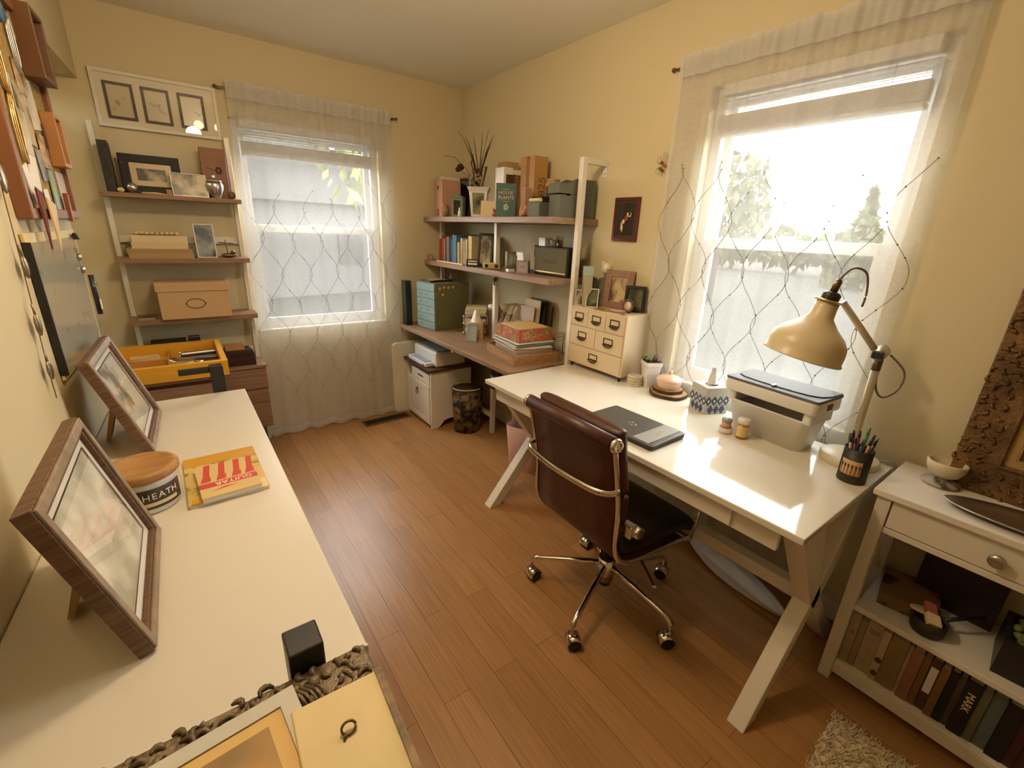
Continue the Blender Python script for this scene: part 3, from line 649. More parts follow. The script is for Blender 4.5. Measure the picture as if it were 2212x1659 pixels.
for k, x in enumerate((-.052, -.014, .024, .058)):
    nk_.add([(x-.008, -.002, .0155), (x+.008, -.002, .0155), (x+.020, .098, .0155), (x+.004, .098, .0155)], [(0, 1, 2, 3)])
    nk_.add([(x-.014, -.012, .0156), (x+.010, -.010, .0156), (x+.014, .016, .0156), (x-.006, .022, .0156)], [(0, 1, 2, 3)])
nk_.build('guitar_neck_print', M_red, t)
MB().add([(-.045, -.070, .0155), (.02, -.060, .0155), (-.012, -.056, .0155)], [(0, 1, 2)]).build('pick_print', M_red, t)

# ---- ornate frame lying in front, print, panel
OZ = .80
t = thing('low_stand', 'low white stand under the ornate frame at the near end of the white table', 'stand', (-.09, .225, 0))
MB().box(-.235, .235, -.36, .34, OZ-.022, OZ).build('top', M_white, t, bev=.003)
for x in (-.21, .21):
    for y in (-.33, .31): MB().box(x-.018, x+.018, y-.018, y+.018, 0, OZ-.022).build('leg', M_white, t)
M_ornate = mat('tarnished_silver_gilt', '85745a', .45, .25, col2='564731', vscale=30, bump=.3, bscale=120)
M_ornate2 = mat('aged_gold_gesso', '7d5c36', .48, .25, col2='573c20', vscale=16, bump=.35, bscale=110)
def scrolls(mb, fn, L0, L1, rnd, step=.021, rows=(.14, .36, .60, .82), e0=.007, e1=.014, lift=.006):
    # carved leaf curls: fn(s, q) gives a point and two in-plane axes and the outward axis
    s = L0
    while s < L1:
        for q in rows:
            p, u, v, n_ = fn(s+rnd.uniform(-.008, .008), min(.95, max(.05, q+rnd.uniform(-.06, .06))))
            a = rnd.uniform(0, 2*PI); e = rnd.uniform(e0, e1); sg = rnd.choice((-1, 1))
            pts = [p+u*(e*math.cos(a+sg*i*.5)*(1-i*.10))+v*(e*math.sin(a+sg*i*.5)*(1-i*.10))+n_*(lift*.35*math.sin(i*.5)) for i in range(7)]
            mb.tube(pts, [.0018, .0038, .0048, .0044, .0036, .0026, .0012], 6)
        s += step
X_, Y_, Z_ = Vector((1, 0, 0)), Vector((0, 1, 0)), Vector((0, 0, 1))
t = thing('ornate_frame', 'carved tarnished gilt frame lying flat at the near end of the white table', 'picture frame', (-.10, .233, OZ))
fw = .068; w_, h_ = .51, .70
T = Matrix.Translation((0, -h_/2, 0)) @ Matrix.Rotation(-PI/2, 4, 'X')
MB().frame(w_, h_, fw, -.030, 0, 0, T).build('frame', M_ornate, t, bev=.004)
cv = MB(); rnd = random.Random(5); zt = .030
scrolls(cv, lambda s, q: (Vector((s, h_/2-fw*q, zt)), X_, Y_, Z_), -w_/2+.01, w_/2-.01, rnd)
scrolls(cv, lambda s, q: (Vector((w_/2-fw*q, s, zt)), X_, Y_, Z_), -h_/2+.02, h_/2-.07, rnd)
scrolls(cv, lambda s, q: (Vector((-w_/2+fw*q, s, zt)), X_, Y_, Z_), -h_/2+.02, h_/2-.07, rnd)
for k in range(9): cv.tube([(w_/2-.128+.007*k, h_/2-.062, zt), (w_/2-.128+.007*k-.006, h_/2-.045, zt+.008), (w_/2-.130+.0065*k-.012, h_/2-.026, zt+.002)], .0028, 5); cv.tube([(w_/2-.062, h_/2-.085-.006*k, zt), (w_/2-.045, h_/2-.080-.006*k, zt+.008), (w_/2-.026, h_/2-.074-.006*k, zt+.002)], .0026, 5)
cv.build('carving', M_ornate, t)
MB().frame(w_-2*fw+.004, h_-2*fw+.004, .012, -.012, 0, 0, Matrix.Translation((0, -(h_-2*fw+.004)/2, 0)) @ Matrix.Rotation(-PI/2, 4, 'X')).build('inner_lip', mat('dark_rebate', '2b1a10', .6), t)
MB().box(-w_/2+fw, w_/2-fw, -h_/2+fw, h_/2-fw, .0, .006).build('backing', mat('pale_backing_paper', 'd8c58c', .8), t)
t = thing('cream_board', 'cream wooden board with a screw eye lying in the ornate frame', 'board', (.083, .357, OZ+.031), math.radians(-2.5))
MB().box(-.058, .060, -.16, .152, 0, .022).build('board', mat('cream_panel_paint', 'e0cb95', .55, var=.1, vscale=10), t, bev=.002)
MB().box(.056, .066, -.16, .152, .001, .025).build('edge', mat('worn_gilt_edge', '8a6a35', .5, col2='4a3418', vscale=30), t)
se = MB().tube([(.002+.009*math.cos(a), .086+.006*math.sin(a), .028+.004*math.sin(a)) for a in [i*PI/8 for i in range(17)]], .0018, 6); se.tube([(-.006, .076, .022), (-.004, .080, .027)], .002, 6)
se.build('screw_eye', M_brass, t)
t = thing('matted_print', 'tan matted drawing in a clear plastic sleeve lying on the ornate frame', 'print', (-.106, .345, OZ+.040), math.radians(5), rot=(math.radians(.6), 0, math.radians(5.2)))
MB().box(-.162, .162, -.19, .19, .0, .007).build('mount', mat('cream_mount_board', 'dcb872', .6), t, bev=.001)
MB().box(-.125, .125, -.155, .155, .007, .0078).build('drawing', photo('tan_wash_drawing', '6c5a42', 'b58b4c', 5, 11, .28, .46, .5), t)
MB().box(-.166, .1665, -.194, .194, -.0005, -.0001).frame(.333, .388, .022, -.0092, -.0086, 0, Matrix.Translation((0, -.194, 0)) @ Matrix.Rotation(-PI/2, 4, 'X')).build('plastic_sleeve', mat('milky_plastic_film', (.62, .60, .54), .12), t)
item('orange_strip', 'small orange paper strip beside the cream wooden panel', 'paper strip', MB().box(-.006, .006, -.03, .03, 0, .002), mat('orange_paper', 'c9773f', .7), (.070, .335, OZ+.0531), math.radians(8))

# ---- yellow tray and its contents
TZ = .7245
t = thing('yellow_tray', 'yellow divided tray on the low cabinet by the ladder shelf', 'tray', (-.095, 2.895, TZ))
M_yel = mat('yellow_paint', 'd9a02c', .5)
ty = MB(); a, b, hh = .245, .262, .078
ty.box(-a, a, -b, b, 0, .008).box(-a, a, -b, -b+.026, .008, hh).box(-a, a, b-.026, b, .008, hh).box(-a, -a+.026, -b+.026, b-.026, .008, hh).box(a-.026, a, -b+.026, b-.026, .008, hh)
ty.build('box', M_yel, t, bev=.002)
dv = mat('tan_divider', 'b87f3c', .6)
MB().box(-.005, .003, -b+.026, b-.026, .008, .045).box(-a+.026, -.005, .02, .028, .008, .045).build('divider', dv, t)
zt = TZ+.008
rp = MB()
for k in range(3):
    rp.tube([((.055-.004*k)*math.cos(q)*1.25, (.032-.003*k)*math.sin(q), .010+.010*k+.003*math.sin(3*q)) for q in [i*PI/10 for i in range(21)]], .008, 8)
item('cord_coil', 'coil of cream cord in the yellow tray', 'cord', rp, mat('cream_cotton_cord', 'd3b57c', .9), (-.20, 3.02, zt))
bx('notepad', 'pale cream notepad lying in the yellow tray compartment', 'notepad', .14, .12, .018, (-.20, 2.79, zt), 0, M_paper)
t = thing('harmonica', 'silver topped harmonica in the yellow tray', 'harmonica', (.045, 3.055, zt), math.radians(4))
MB().box(-.085, .085, -.02, .02, 0, .018).build('comb', M_black, t)
MB().box(-.088, .088, -.023, .023, .018, .034).build('cover_plate', M_steel, t, bev=.005)
for x in (-.092, .092): MB().ball((x, 0, .012), .010, 10).ball((x, 0, .03), .010, 10).build('end_screw', M_chrome, t)
bx('metal_case', 'flat dark metal case in the yellow tray before the harmonica', 'case', .17, .06, .016, (.045, 2.985, zt), math.radians(4), M_steel)
bx('black_pouch', 'small black pouch in the yellow tray near the black post', 'pouch', .13, .055, .024, (.06, 2.90, zt), 0, M_black, .006)
sp2 = MB(); sp2.ball((0, 0, 0), (.062, .026, .006), 20); sp2.tube([(.055, 0, 0), (.10, -.01, .002)], .007, 8)
item('silver_spoon', 'shiny silver spoon tilted up on the edge of the yellow tray divider', 'spoon', sp2, M_chrome, (-.04, 2.80, zt+.052), 0, rot=(math.radians(18), math.radians(6), math.radians(-20)))

# ---- ladder shelf: lowest board, books, papers
z0 = .608
G = 'leather books on the ladder shelf base'
for k, (w_, d_, h_, c, lb) in enumerate(((.19, .14, .028, '2a120c', 'thick dark leather book at the bottom of the short pile'), (.18, .135, .026, '3d1b12', 'reddish leather book second in the short dark pile'), (.165, .13, .018, '1f100b', 'thin dark leather book third in the short pile'), (.155, .125, .022, '351a10', 'brown leather book on top of the short dark pile'))):
    mb = MB().box(-w_/2, w_/2, -d_/2, d_/2, 0, .003).box(-w_/2, w_/2, -d_/2, d_/2, h_-.003, h_).box(-w_/2, w_/2, -d_/2, -d_/2+.003, .003, h_-.003).box(-w_/2+.004, w_/2-.004, -d_/2+.003, d_/2-.004, .003, h_-.003, 1)
    item('leather_book', lb, 'book', mb, [mat('leather_%s' % c, c, .5, var=.3, vscale=40), M_paper], (.245, 3.265, z0), math.radians(3*k-4), G); z0 += h_
t = tbx('wooden_box', 'little tan wooden box on top of the dark leather books', 'box', .105, .07, .026, (.232, 3.265, z0), math.radians(3), M_oak)
MB().box(-.054, .054, -.0365, .0365, .026, .034).build('lid', M_oak, t, bev=.001)
bx('document_tray', 'white flat document box behind the yellow tray on the ladder shelf base', 'box', .32, .15, .13, (-.06, 3.28, .608), 0, M_whiteplastic, .012)
t = tbx('black_album', 'black album lying on the white document box', 'album', .27, .14, .03, (-.07, 3.28, .738), math.radians(2), M_black, .003)
MB().box(-.133, .133, -.069, .071, .004, .026).build('pages', M_grey, t)
bx('black_case', 'small black case on the end of the black album', 'case', .06, .05, .045, (.035, 3.255, .768), 0, M_blackp, .004)
bx('brown_folder', 'dark patterned folder stacked on the black album', 'folder', .17, .13, .02, (-.09, 3.29, .768), 0, mat('dark_speckled_cover', '2b261c', .6, var=.5, vscale=60), .002)

# shelf three
LZ = LS[2]
t = thing('storage_box', 'tan lidded storage box with oval emblem on the ladder shelf', 'storage box', (.075, 3.265, LZ))
MB().box(-.17, .17, -.085, .10, 0, .16).build('body', mat('tan_linen_card', 'c0a075', .8), t, bev=.003)
MB().box(-.177, .177, -.092, .105, .155, .205).build('lid', _M['tan_linen_card'], t, bev=.003)
e = MB(); e.tube([(.045*math.cos(a), -.0865, .085+.027*math.sin(a)) for a in [i*PI/16 for i in range(33)]], .0022, 6)
for s in (-1, 1): e.ball((s*.047, -.0865, .085), (.005, .002, .003), 8)
e.build('oval_emblem', mat('dark_brown_print', '4a2e17', .6), t)
t = thing('dark_tray', 'small dark tray beside the tan storage box', 'tray', (-.165, 3.28, LZ)); MB().box(-.045, .045, -.05, .05, 0, .006).build('base', M_browntop, t); MB().box(-.04, .04, -.062, -.05, 0, .010).build('metal_lip', M_steel, t)
# shelf two
LZ = LS[1]; z0 = LZ; G = 'pale books stacked on the ladder shelf'
for k, (w_, h_, dx, c, lb) in enumerate(((.29, .026, -.035, 'a68a5f', 'wide tan book at the bottom of the pale pile'), (.29, .024, -.04, '9a7f55', 'wide brown book second in the pale pile'), (.25, .036, -.035, 'd2bc92', 'thick cream book third in the pale pile'), (.245, .034, -.032, 'd8c49c', 'thick cream book fourth in the pale pile'))):
    mb = MB().box(-w_/2, w_/2, -.07, .09, 0, .003).box(-w_/2, w_/2, -.07, .09, h_-.003, h_).box(-w_/2, w_/2, -.07, -.066, .003, h_-.003).box(-w_/2+.004, w_/2-.004, -.066, .086, .003, h_-.003, 1)
    item('pale_book', lb, 'book', mb, [mat('cloth_%s' % c, c, .7), M_paper], (dx, 3.29, z0), 0, G); z0 += h_
sc = MB(); 
for k in range(9): sc.ball((-.088+k*.022, 0, .010), (.014, .05, .010), 8)
item('scalloped_tray', 'flat scalloped cream dish on top of the pale book pile', 'dish', sc, M_cream, (-.042, 3.29, z0))
pframe('framed_photo', 'small white framed photo standing beside the pale book pile', .098, .188, .006, (.175, 3.235, LZ), 0, math.radians(7), .010, M_trim, M_paper, 0.0, PH_blue, .04)
t = thing('boat_ornament', 'tiny bronze boat ornament with a cross mast on the ladder shelf', 'ornament', (.285, 3.262, LZ), math.radians(5))
MB().ball((0, 0, .014), (.042, .016, .014), 14).build('hull', M_brass, t)
MB().tube([(-.005, 0, .02), (-.010, 0, .105)], .0025, 6).tube([(-.045, 0, .088), (.03, 0, .084)], .003, 6).build('mast', M_brass, t)
MB().ball((.024, 0, .032), (.014, .010, .012), 10).build('cabin', M_brass, t)
# shelf one
LZ = LS[0]
bx('photo_album', 'dark speckled album standing upright at the end of the ladder shelf', 'album', .042, .13, .24, (-.188, 3.305, LZ), 0, mat('marbled_black', '2c2924', .5, col2='0e0c0a', vscale=50), .004)
M_weave = mat('black_weave', '1a1310', .6, col2='5d4a33', vscale=95, lo=.34, hi=.40)
t = pframe('woven_frame', 'large dark woven frame with cream mount on the ladder shelf',   .265, .20, .042, (-.012, 3.318, LZ), 0, math.radians(9), .016, M_weave, M_cream, .028, PH_bw, 0, bev=.004)
pframe('framed_photo', 'silver edged group photo leaning before the dark woven frame', .168, .122, .004, (.150, 3.262, LZ), math.radians(3), math.radians(11), .008, M_steel, None, 0, PH_bw2, .03)
t = thing('lidded_urn', 'dark pewter lidded urn on the end of the ladder shelf', 'urn', (.268, 3.272, LZ))
MB().lathe([(0, 0), (.024, 0), (.022, .006), (.030, .02), (.042, .05), (.043, .075), (.036, .088), (0, .089)], 28).build('bowl', M_steel, t)
MB().lathe([(.040, .088), (.036, .096), (.012, .106), (.006, .112), (.009, .120), (.005, .127), (0, .129)], 24).build('lid', M_steel, t)
t = tbx('brown_plaque', 'brown leather box with embossed flowers standing at the back of the shelf', 'box', .125, .03, .27, (.285, 3.345, LZ), 0, mat('brown_leather_box', '8a5a38', .5, var=.2, vscale=20), .003)
fl = MB()
for q in range(6): fl.ball((.02+.012*math.cos(q*1.05), -.016, .155+.014*math.sin(q*1.05)), (.007, .001, .007), 8)
fl.tube([(-.04, -.0155, .165), (-.02, -.0155, .16), (.01, -.0155, .15)], .0015, 5); fl.build('flower_print', mat('dark_flower_print', '3d2415', .6), t)
item('glass_ball', 'clear glass paperweight in front of the woven frame', 'paperweight', MB().ball((0, 0, .026), .026, 20), M_steel, (-.105, 3.25, LZ))
item('shell_pen', 'pale bone handled letter opener lying before the woven frame', 'letter opener', MB().tube([(-.06, 0, .005), (0, 0, .006), (.05, 0, .003)], [.004, .005, .002], 8), M_cream, (-.01, 3.243, LZ), math.radians(-4))
bx('matchbox', 'tiny brown and cream matchbox near the group photo', 'matchbox', .024, .012, .03, (.05, 3.252, LZ), .2, M_kraft, .001)
item('round_medal', 'small round brown medal propped at the end of the ladder shelf', 'medal', MB().lathe([(0, 0), (.021, 0), (.021, .006), (0, .006)], 24, 0, Matrix.Translation((0, 0, .021)) @ Matrix.Rotation(PI/2, 4, 'X')), M_walnut, (.342, 3.245, LZ))
item('sea_shell', 'small pale shell at the foot of the speckled album', 'shell', MB().ball((0, 0, .012), (.016, .012, .012), 12), M_cream, (-.152, 3.235, LZ))

# ---- triple picture on the back wall
t = thing('triple_picture', 'long white frame with three dark bordered insect sketches on the wall', 'picture', (.083, YB-.022, 1.922))
MB().frame(.545, .268, .018, 0, .020).build('frame', M_trim, t, bev=.003)
MB().box(-.256, .256, .010, .016, .017, .251).build('mount', mat('cream_mount', 'e2dac4', .7), t)
for x in (-.166, -.012, .147):
    b = MB().frame(.122, .172, .013, .004, .010, cx=x, z0=.042).build('inner_frame', mat('dark_brown_frame', '44301f', .5), t)
    MB().box(x-.05, x+.05, .0085, .0098, .053, .203).build('sketch', PH_sketch, b)
MB().box(-.255, .255, .002, .003, .018, .250).build('glazing', M_glass, t)

# ---- pin board and board on the left wall
def on_wall(s, z, off=0): return WL(s, z, off)
RZL = PI/2+WRZ
t = thing('pin_board', 'brown framed cork board crowded with keepsakes on the near wall', 'pin board', on_wall(1.03, 1.462, .034), RZL)
MB().frame(.61, .62, .030, 0, .034).build('frame', mat('terracotta_frame', '7d5030', .5), t, bev=.003)
MB().box(-.28, .28, .016, .03, .028, .592).build('cork', mat('cork_sheet', 'b09058', .9, var=.4, vscale=60), t)
G = 'keepsakes pinned to the cork board'
def pinned(name, label, cat, s, z, w, h, m, dz=.003, tilt=0, off=.019, shape=None):
    mb = MB()
    if shape == 'round': mb.lathe([(0, 0), (w/2, 0), (w/2, dz), (0, dz)], 24, 0, Matrix.Rotation(PI/2, 4, 'X'))
    elif shape == 'chain':
        for k in range(3): mb.tube([(math.sin(q)*w*.4*(1-.2*k), -.003*k, -h/2+h*(1-math.cos(q))*.5) for q in [i*PI/12 for i in range(25)]], .0022, 6)
    elif shape == 'pennant': mb.prism([(-w/2, h/2), (w/2, h/2), (0, -h/2)], 0, dz, 0, RX90)
    else: mb.box(-w/2, w/2, -dz, 0, -h/2, h/2)
    return item(name, label, cat, mb, m, on_wall(s, z, off), 0, G, rot=(0, tilt, RZL))
t = pframe('mirror_frame', 'brown box frame hung at the top of the cork board', .155, .20, .016, on_wall(1.215, 1.885, .019+.05), RZL, 0, .05, mat('red_brown_box', '634024', .45), None, 0, PH_warm); t['group'] = G
t = pframe('box_picture', 'orange wooden box frame low on the cork board', .10, .165, .014, on_wall(1.245, 1.632, .019+.035), RZL, 0, .035, mat('orange_wood', 'a87442', .45), None, 0, PH_warm); t['group'] = G
pinned('blue_badge', 'round blue badge near the top of the cork board', 'badge', .95, 2.0, .055, .055, mat('blue_enamel', '4f6f94', .4), .012, 0, .03, 'round')
pinned('postcard', 'pale lilac postcard at the lower corner of the cork board', 'postcard', 1.255, 1.545, .12, .14, mat('lilac_card', 'bdb0a4', .7), .002)
pinned('postcard', 'grey snapshot with trees in the middle of the cork board', 'postcard', 1.0, 1.76, .12, .17, PH_bw2, .002, .1)
pinned('postcard', 'faded grey snapshot beside the orange box frame', 'postcard', 1.12, 1.80, .10, .14, PH_pale, .002, -.1)
pinned('postcard', 'white torn note below the grey snapshots', 'note', .93, 1.60, .09, .11, M_paper, .002, .25)
pinned('postcard', 'brown toned portrait snapshot under the box frame', 'snapshot', 1.10, 1.665, .07, .10, PH_warm, .003, .05, .022)
pinned('postcard', 'blue and green painted card at the bottom of the cork board', 'card', 1.10, 1.55, .05, .12, mat('aqua_card', '7fa0a0', .6, col2='9aa05a', vscale=18), .004, .1, .022)
pinned('postcard', 'dark small snapshot at the top edge of the cork board', 'snapshot', 1.285, 1.955, .05, .10, PH_dark, .002)
pinned('postcard', 'greyish blue ticket by the frame edge of the cork board', 'ticket', 1.27, 1.72, .03, .10, PH_blue, .002)
pinned('necklace', 'gold chain necklace hung high on the cork board', 'necklace', .86, 1.90, .05, .22, M_gold, .004, 0, .024, 'chain')
pinned('necklace', 'tangled gold chain hung low on the cork board', 'necklace', .86, 1.70, .06, .18, M_gold, .004, .1, .024, 'chain')
pinned('necklace', 'silver chain hung beside the box frame on the cork board', 'necklace', 1.06, 1.95, .05, .16, M_steel, .004, 0, .024, 'chain')
pinned('white_feather', 'white paper tag curling off the lower cork board', 'tag', .82, 1.555, .05, .10, M_paper, .003, -.3, .026)
pinned('figurine_charm', 'copper doll charm hanging at the bottom rail of the cork board', 'charm', 1.17, 1.50, .025, .09, mat('copper_enamel', '9a5a38', .35, .5), .012, .1, .03)
pinned('paper_strip', 'cream paper pennant with red edge below the cork board', 'pennant', .90, 1.44, .09, .15, mat('cream_red_pennant', 'd9bd8c', .7), .004, .2, .04, 'pennant')
pinned('paper_strip', 'dark red pennant hanging from the corner of the cork board', 'pennant', .80, 1.46, .06, .16, mat('dark_red_cloth', '6b2d22', .8), .004, .15, .040, 'pennant')
for k, (s, z, w_, h_, m, lb) in enumerate(((1.16, 2.02, .06, .08, PH_bw2, 'small grey snapshot under the top frame edge of the cork board'), (1.05, 1.86, .08, .09, PH_warm, 'warm toned snapshot between the chains on the cork board'), (.95, 1.70, .07, .12, PH_pale, 'pale narrow snapshot on the cork board middle'), (1.04, 1.62, .06, .09, PH_blue, 'bluish snapshot low on the cork board'), (1.19, 1.72, .05, .07, PH_dark, 'dark thumbnail beside the orange box frame'), (.90, 1.80, .06, .10, PH_street, 'street snapshot behind the gold chain'), (1.00, 1.52, .05, .06, M_paper, 'white square note at the cork board bottom'))):
    pinned('snapshot', lb, 'snapshot', s, z, w_, h_, m, .002, .08*((k % 3)-1), .0205)
t = thing('glass_board', 'grey glass writing board with cream edge on the near wall', 'whiteboard', on_wall(.985, 1.025, .014), RZL)
MB().box(-.290, .315, .003, .012, -.015, .40).build('backing', mat('cream_board_edge', 'd8c48c', .5), t, bev=.002)
MB().prism([(-.285, .0), (.255, .0), (.268, .03), (.268, .375), (-.285, .375)], -.003, .003, 0, RX90).build('glass_face', mat('grey_glass', 'a9a89a', .12, col2='7d7b70', vscale=14, lo=.28, hi=.40, coat=.3), t)
MB().box(-.291, -.284, -.006, .012, -.0, .377).build('dark_edge', M_black, t)
for s, lb in ((1.235, 'top'),):
    item('binder_clip', 'black binder clip on the top corner of the glass board', 'clip', MB().prism([(-.012, 0), (.012, 0), (.004, .022), (-.004, .022)], -.012, .012, 0, Matrix.Rotation(PI/2, 4, 'Z') @ RX90), M_black, on_wall(s, 1.392, .022), RZL)
t = thing('marker_pen', 'black marker pen clipped to the edge of the glass board', 'marker', on_wall(1.345, 1.10, .02), RZL)
MB().tube([(0, 0, .0), (-.004, 0, .155)], .009, 12).build('barrel', M_blackp, t); MB().box(-.010, .010, -.0105, -.0085, .02, .06).build('label', M_paper, t); MB().box(-.06, .01, -.012, -.008, .115, .121).build('clip', M_steel, t)
for k, (s, z) in enumerate(((1.225, 1.33), (1.235, 1.285))):
    item('glass_magnet', ['clear round magnet high on the glass board edge', 'grey round magnet beside the marker pen clip'][k], 'magnet', MB().lathe([(0, 0), (.013, 0), (.012, .008), (0, .010)], 16, 0, Matrix.Rotation(PI/2, 4, 'X')), M_steel, on_wall(s, z, .018), RZL)
t = thing('spoon_garland', 'string of old spoons hanging down the near wall', 'hanging ornament', on_wall(.62, 1.0, .012), RZL)
MB().tube([(.03, 0, .64), (.005, 0, .5), (-.01, 0, .37), (-.03, 0, .24), (-.055, 0, .10), (-.06, 0, .0)], .0012, 6).build('cord', mat('brown_twine', '6b5233', .9), t)
for x, z, s in ((.018, .56, 1.3), (-.008, .345, 1.0), (-.045, .20, 1.0), (-.06, .08, .9)):
    MB().ball((x, -.004, z), (.018*s, .006, .030*s), 14).tube([(x, -.004, z+.026*s), (x, -.003, z+.055*s)], .0025, 6).build('spoon', mat('old_brown_silver', (.30, .24, .16), .35, .9), t)

# ---- things on the floor under the corner desk
t = thing('waste_basket', 'oval tapestry printed waste basket beside the white cabinet', 'waste basket', (1.655, 2.765, 0), math.radians(-25))
MB().lathe([(.0, .0), (.098, 0), (.118, .345), (.114, .345), (.095, .006), (0, .006)], 36, 0, None, True, 1, .82).build('body', mat('tapestry_print', '7d6236', .7, col2='14100b', vscale=20, lo=.44, hi=.58, detail=8), t)
MB().lathe([(.116, .338), (.1205, .341), (.1205, .349), (.116, .351)], 36, 0, None, True, 1, .82).build('rim', mat('dark_gilt_rim', '4a3720', .5), t)
MB().grid(lambda u, v: ((.108+.006*v)*math.cos(2+u*3.6), (.088+.006*v)*math.sin(2+u*3.6), .26+.10*v), 24, 3).build('paper_liner', M_paper, t)
t = thing('pink_bin', 'pale pink open bin on the floor below the desk end', 'bin', (1.685, 2.062, 0), math.radians(22))
M_pink = mat('pale_pink_plastic', 'c79f92', .45)
o = MB().prism(rrect(.13, .20, .03), 0, .006); n_ = 24
P0_ = rrect(.125, .195, .03); P1_ = rrect(.165, .245, .035); k_ = len(P0_)
o.add([(x, y, .004) for x, y in P0_]+[(x, y, .30) for x, y in P1_]+[(x*.97, y*.97, .30) for x, y in P1_]+[(x*.96, y*.96, .006) for x, y in P0_], [(r*k_+i, r*k_+(i+1) % k_, (r+1)*k_+(i+1) % k_, (r+1)*k_+i) for r in range(3) for i in range(k_)], 0, True)
o.build('body', M_pink, t)
lnr = MB().grid(lambda u, v: ((.062+.012*math.sin(u*17)+.016*v)*math.cos(-.4+u*2.4), (.10+.01*math.sin(u*13)+.012*v)*math.sin(-.4+u*2.4), .25+.14*v+.012*math.sin(u*23)), 26, 4)
lnr.build('plastic_liner', sheer_mat('milky_bag_film', .5, (.7, .67, .62)), t)
t = thing('desk_speaker', 'round black speaker hanging under the worktop behind the desk corner', 'speaker', (1.72, 2.47, 0))
MB().ball((0, 0, .56), (.055, .055, .060), 20).build('ball', M_blackp, t); MB().cyl(0, 0, .61, WT-.03, .014).ball((-.01, .02, .44), (.036, .03, .03), 12).cyl(-.006, .01, .44, .52, .012).build('hanger', M_blackp, t)
bg_ = MB()
def bagP(u, v):
    a = u*2*PI; r = math.sin(v*PI)**.6; nz = .10*math.sin(a*3+v*4)+.07*math.sin(a*7+1)
    return (.062*r*math.cos(a)*(1+nz), -.27+.54*v+.01*math.sin(a*4), max(.001, .045+.045*r*math.sin(a)*(1+nz)))
bg_.grid(bagP, 30, 26)
item('plastic_bag', 'long white crumpled plastic bag on the floor under the desk', 'bag', bg_, M_whiteplastic, (1.845, .715, 0), math.radians(-14))
t = thing('white_printer', 'white inkjet printer on the cabinet under the corner worktop', 'printer', (1.585, 3.115, CT), math.radians(0))
MB().box(-.11, .15, -.19, .19, .0, .115).build('body', M_whiteplastic, t, bev=.014)
MB().box(-.09, .13, -.17, .17, .115, .124).build('scanner_lid', M_grey, t, bev=.004)
MB().box(-.175, -.112, -.15, .165, .004, .034).build('paper_tray', M_whiteplastic, t, bev=.005); MB().box(-.168, -.112, -.12, .12, .034, .038).build('paper', mat('blue_photo_paper', '8fa0b5', .3), t)
MB().box(-.176, -.1745, -.13, -.10, .012, .020).build('tray_slot', M_black, t)

# ================================================================== CORNER SHELVES
def spine_book(name, label, x, y0, th, d, h, z, col, group, parent=None, pages=True, lean=0, tl=None):
    # spine faces -x at x; y0 is the edge nearer the back wall, thickness runs towards -y
    mb = MB(); c = .0018
    mb.box(0, d, -th, -th+c, 0, h).box(0, d, -c, 0, 0, h).box(0, c, -th+c, -c, 0, h).box(c, d-.004, -th+c, -c, .003, h-.004, 1)
    return item(name, label, 'book', mb, [mat('cover_%s' % col, col, .55, var=.15, vscale=30), M_paper], (x, y0, z), 0, group, rot=(lean, 0, 0))
Z1, Z2, ZW = S1, S2, WT
# ---- top shelf
t = pframe('dark_picture', 'dark framed picture leaning in the corner behind the pink box', .26, .30, .018, (1.905, 3.265, Z1), -PI/2, math.radians(8), .012, M_browntop, None, 0, PH_dark)
t = tbx('pink_box', 'pale pink box file standing at the corner end of the top shelf', 'box', .16, .135, .268, (1.805, 3.335, Z1), 0, mat('pale_pink_card', 'c79c86', .7), .003)
MB().box(-.0812, -.0800, -.012, .012, .20, .225).build('label', M_browntop, t); MB().box(-.0812, -.08, -.016, .016, .012, .06).build('stamp', mat('rose_print', 'a4554c', .7), t); MB().box(-.0806, -.08, .028, .031, .0, .268).build('spine_seam', mat('dark_pink_seam', '9c7362', .7), t)  # spine seam is a thin strip in a darker pink
item('stone_egg', 'speckled tan stone egg beside the pink box', 'egg', MB().ball((0, 0, .047), (.032, .032, .047), 22), mat('tan_stone', 'a98558', .6, var=.35, vscale=40), (1.695, 3.165, Z1))
t = thing('tin_lantern', 'grey green tin lantern shaped like a house on the top shelf', 'lantern', (1.735, 3.04, Z1), math.radians(-48))
M_gg = mat('grey_green_tin', '6f7a66', .5)
MB().frame(.085, .13, .018, -.032, .032).box(-.0425, .0425, .020, .032, 0, .13).build('body', M_gg, t, bev=.002)
MB().prism([(-.048, .13), (.048, .13), (0, .158)], -.036, .036, 0, RX90).build('roof', M_gg, t); MB().box(-.025, .025, -.018, .02, .018, .112).build('dark_panel', mat('dark_lantern_glass', '2b2014', .3), t)
item('white_figurine', 'thin white candle figurine before the tin lantern', 'figurine', MB().lathe([(0, 0), (.011, 0), (.009, .012), (.011, .028), (.006, .045), (.005, .060), (0, .062)], 14), M_whiteplastic, (1.672, 2.915, Z1))
t = thing('square_vase', 'square white vase with a graveyard picture, holding dried flowers', 'vase', (1.735, 2.765, Z1), math.radians(-36))
def taper(mb, w0, w1, h0, h1, m=0, lip=0):
    P0, P1 = rrect(w0, w0, .006, 3), rrect(w1, w1, .006, 3); k = len(P0)
    mb.add([(x, y, h0) for x, y in P0]+[(x, y, h1) for x, y in P1], [(i, (i+1) % k, k+(i+1) % k, k+i) for i in range(k)]+[tuple(range(k-1, -1, -1))], m)
    return mb
mb = MB(); taper(mb, .092, .122, 0, .158); taper(mb, .124, .150, .158, .186); mb.build('body', M_whiteplastic, t)
MB().box(-.068, .068, -.068, .068, .183, .186).build('filler', mat('dry_moss', '5a4630', .9), t)
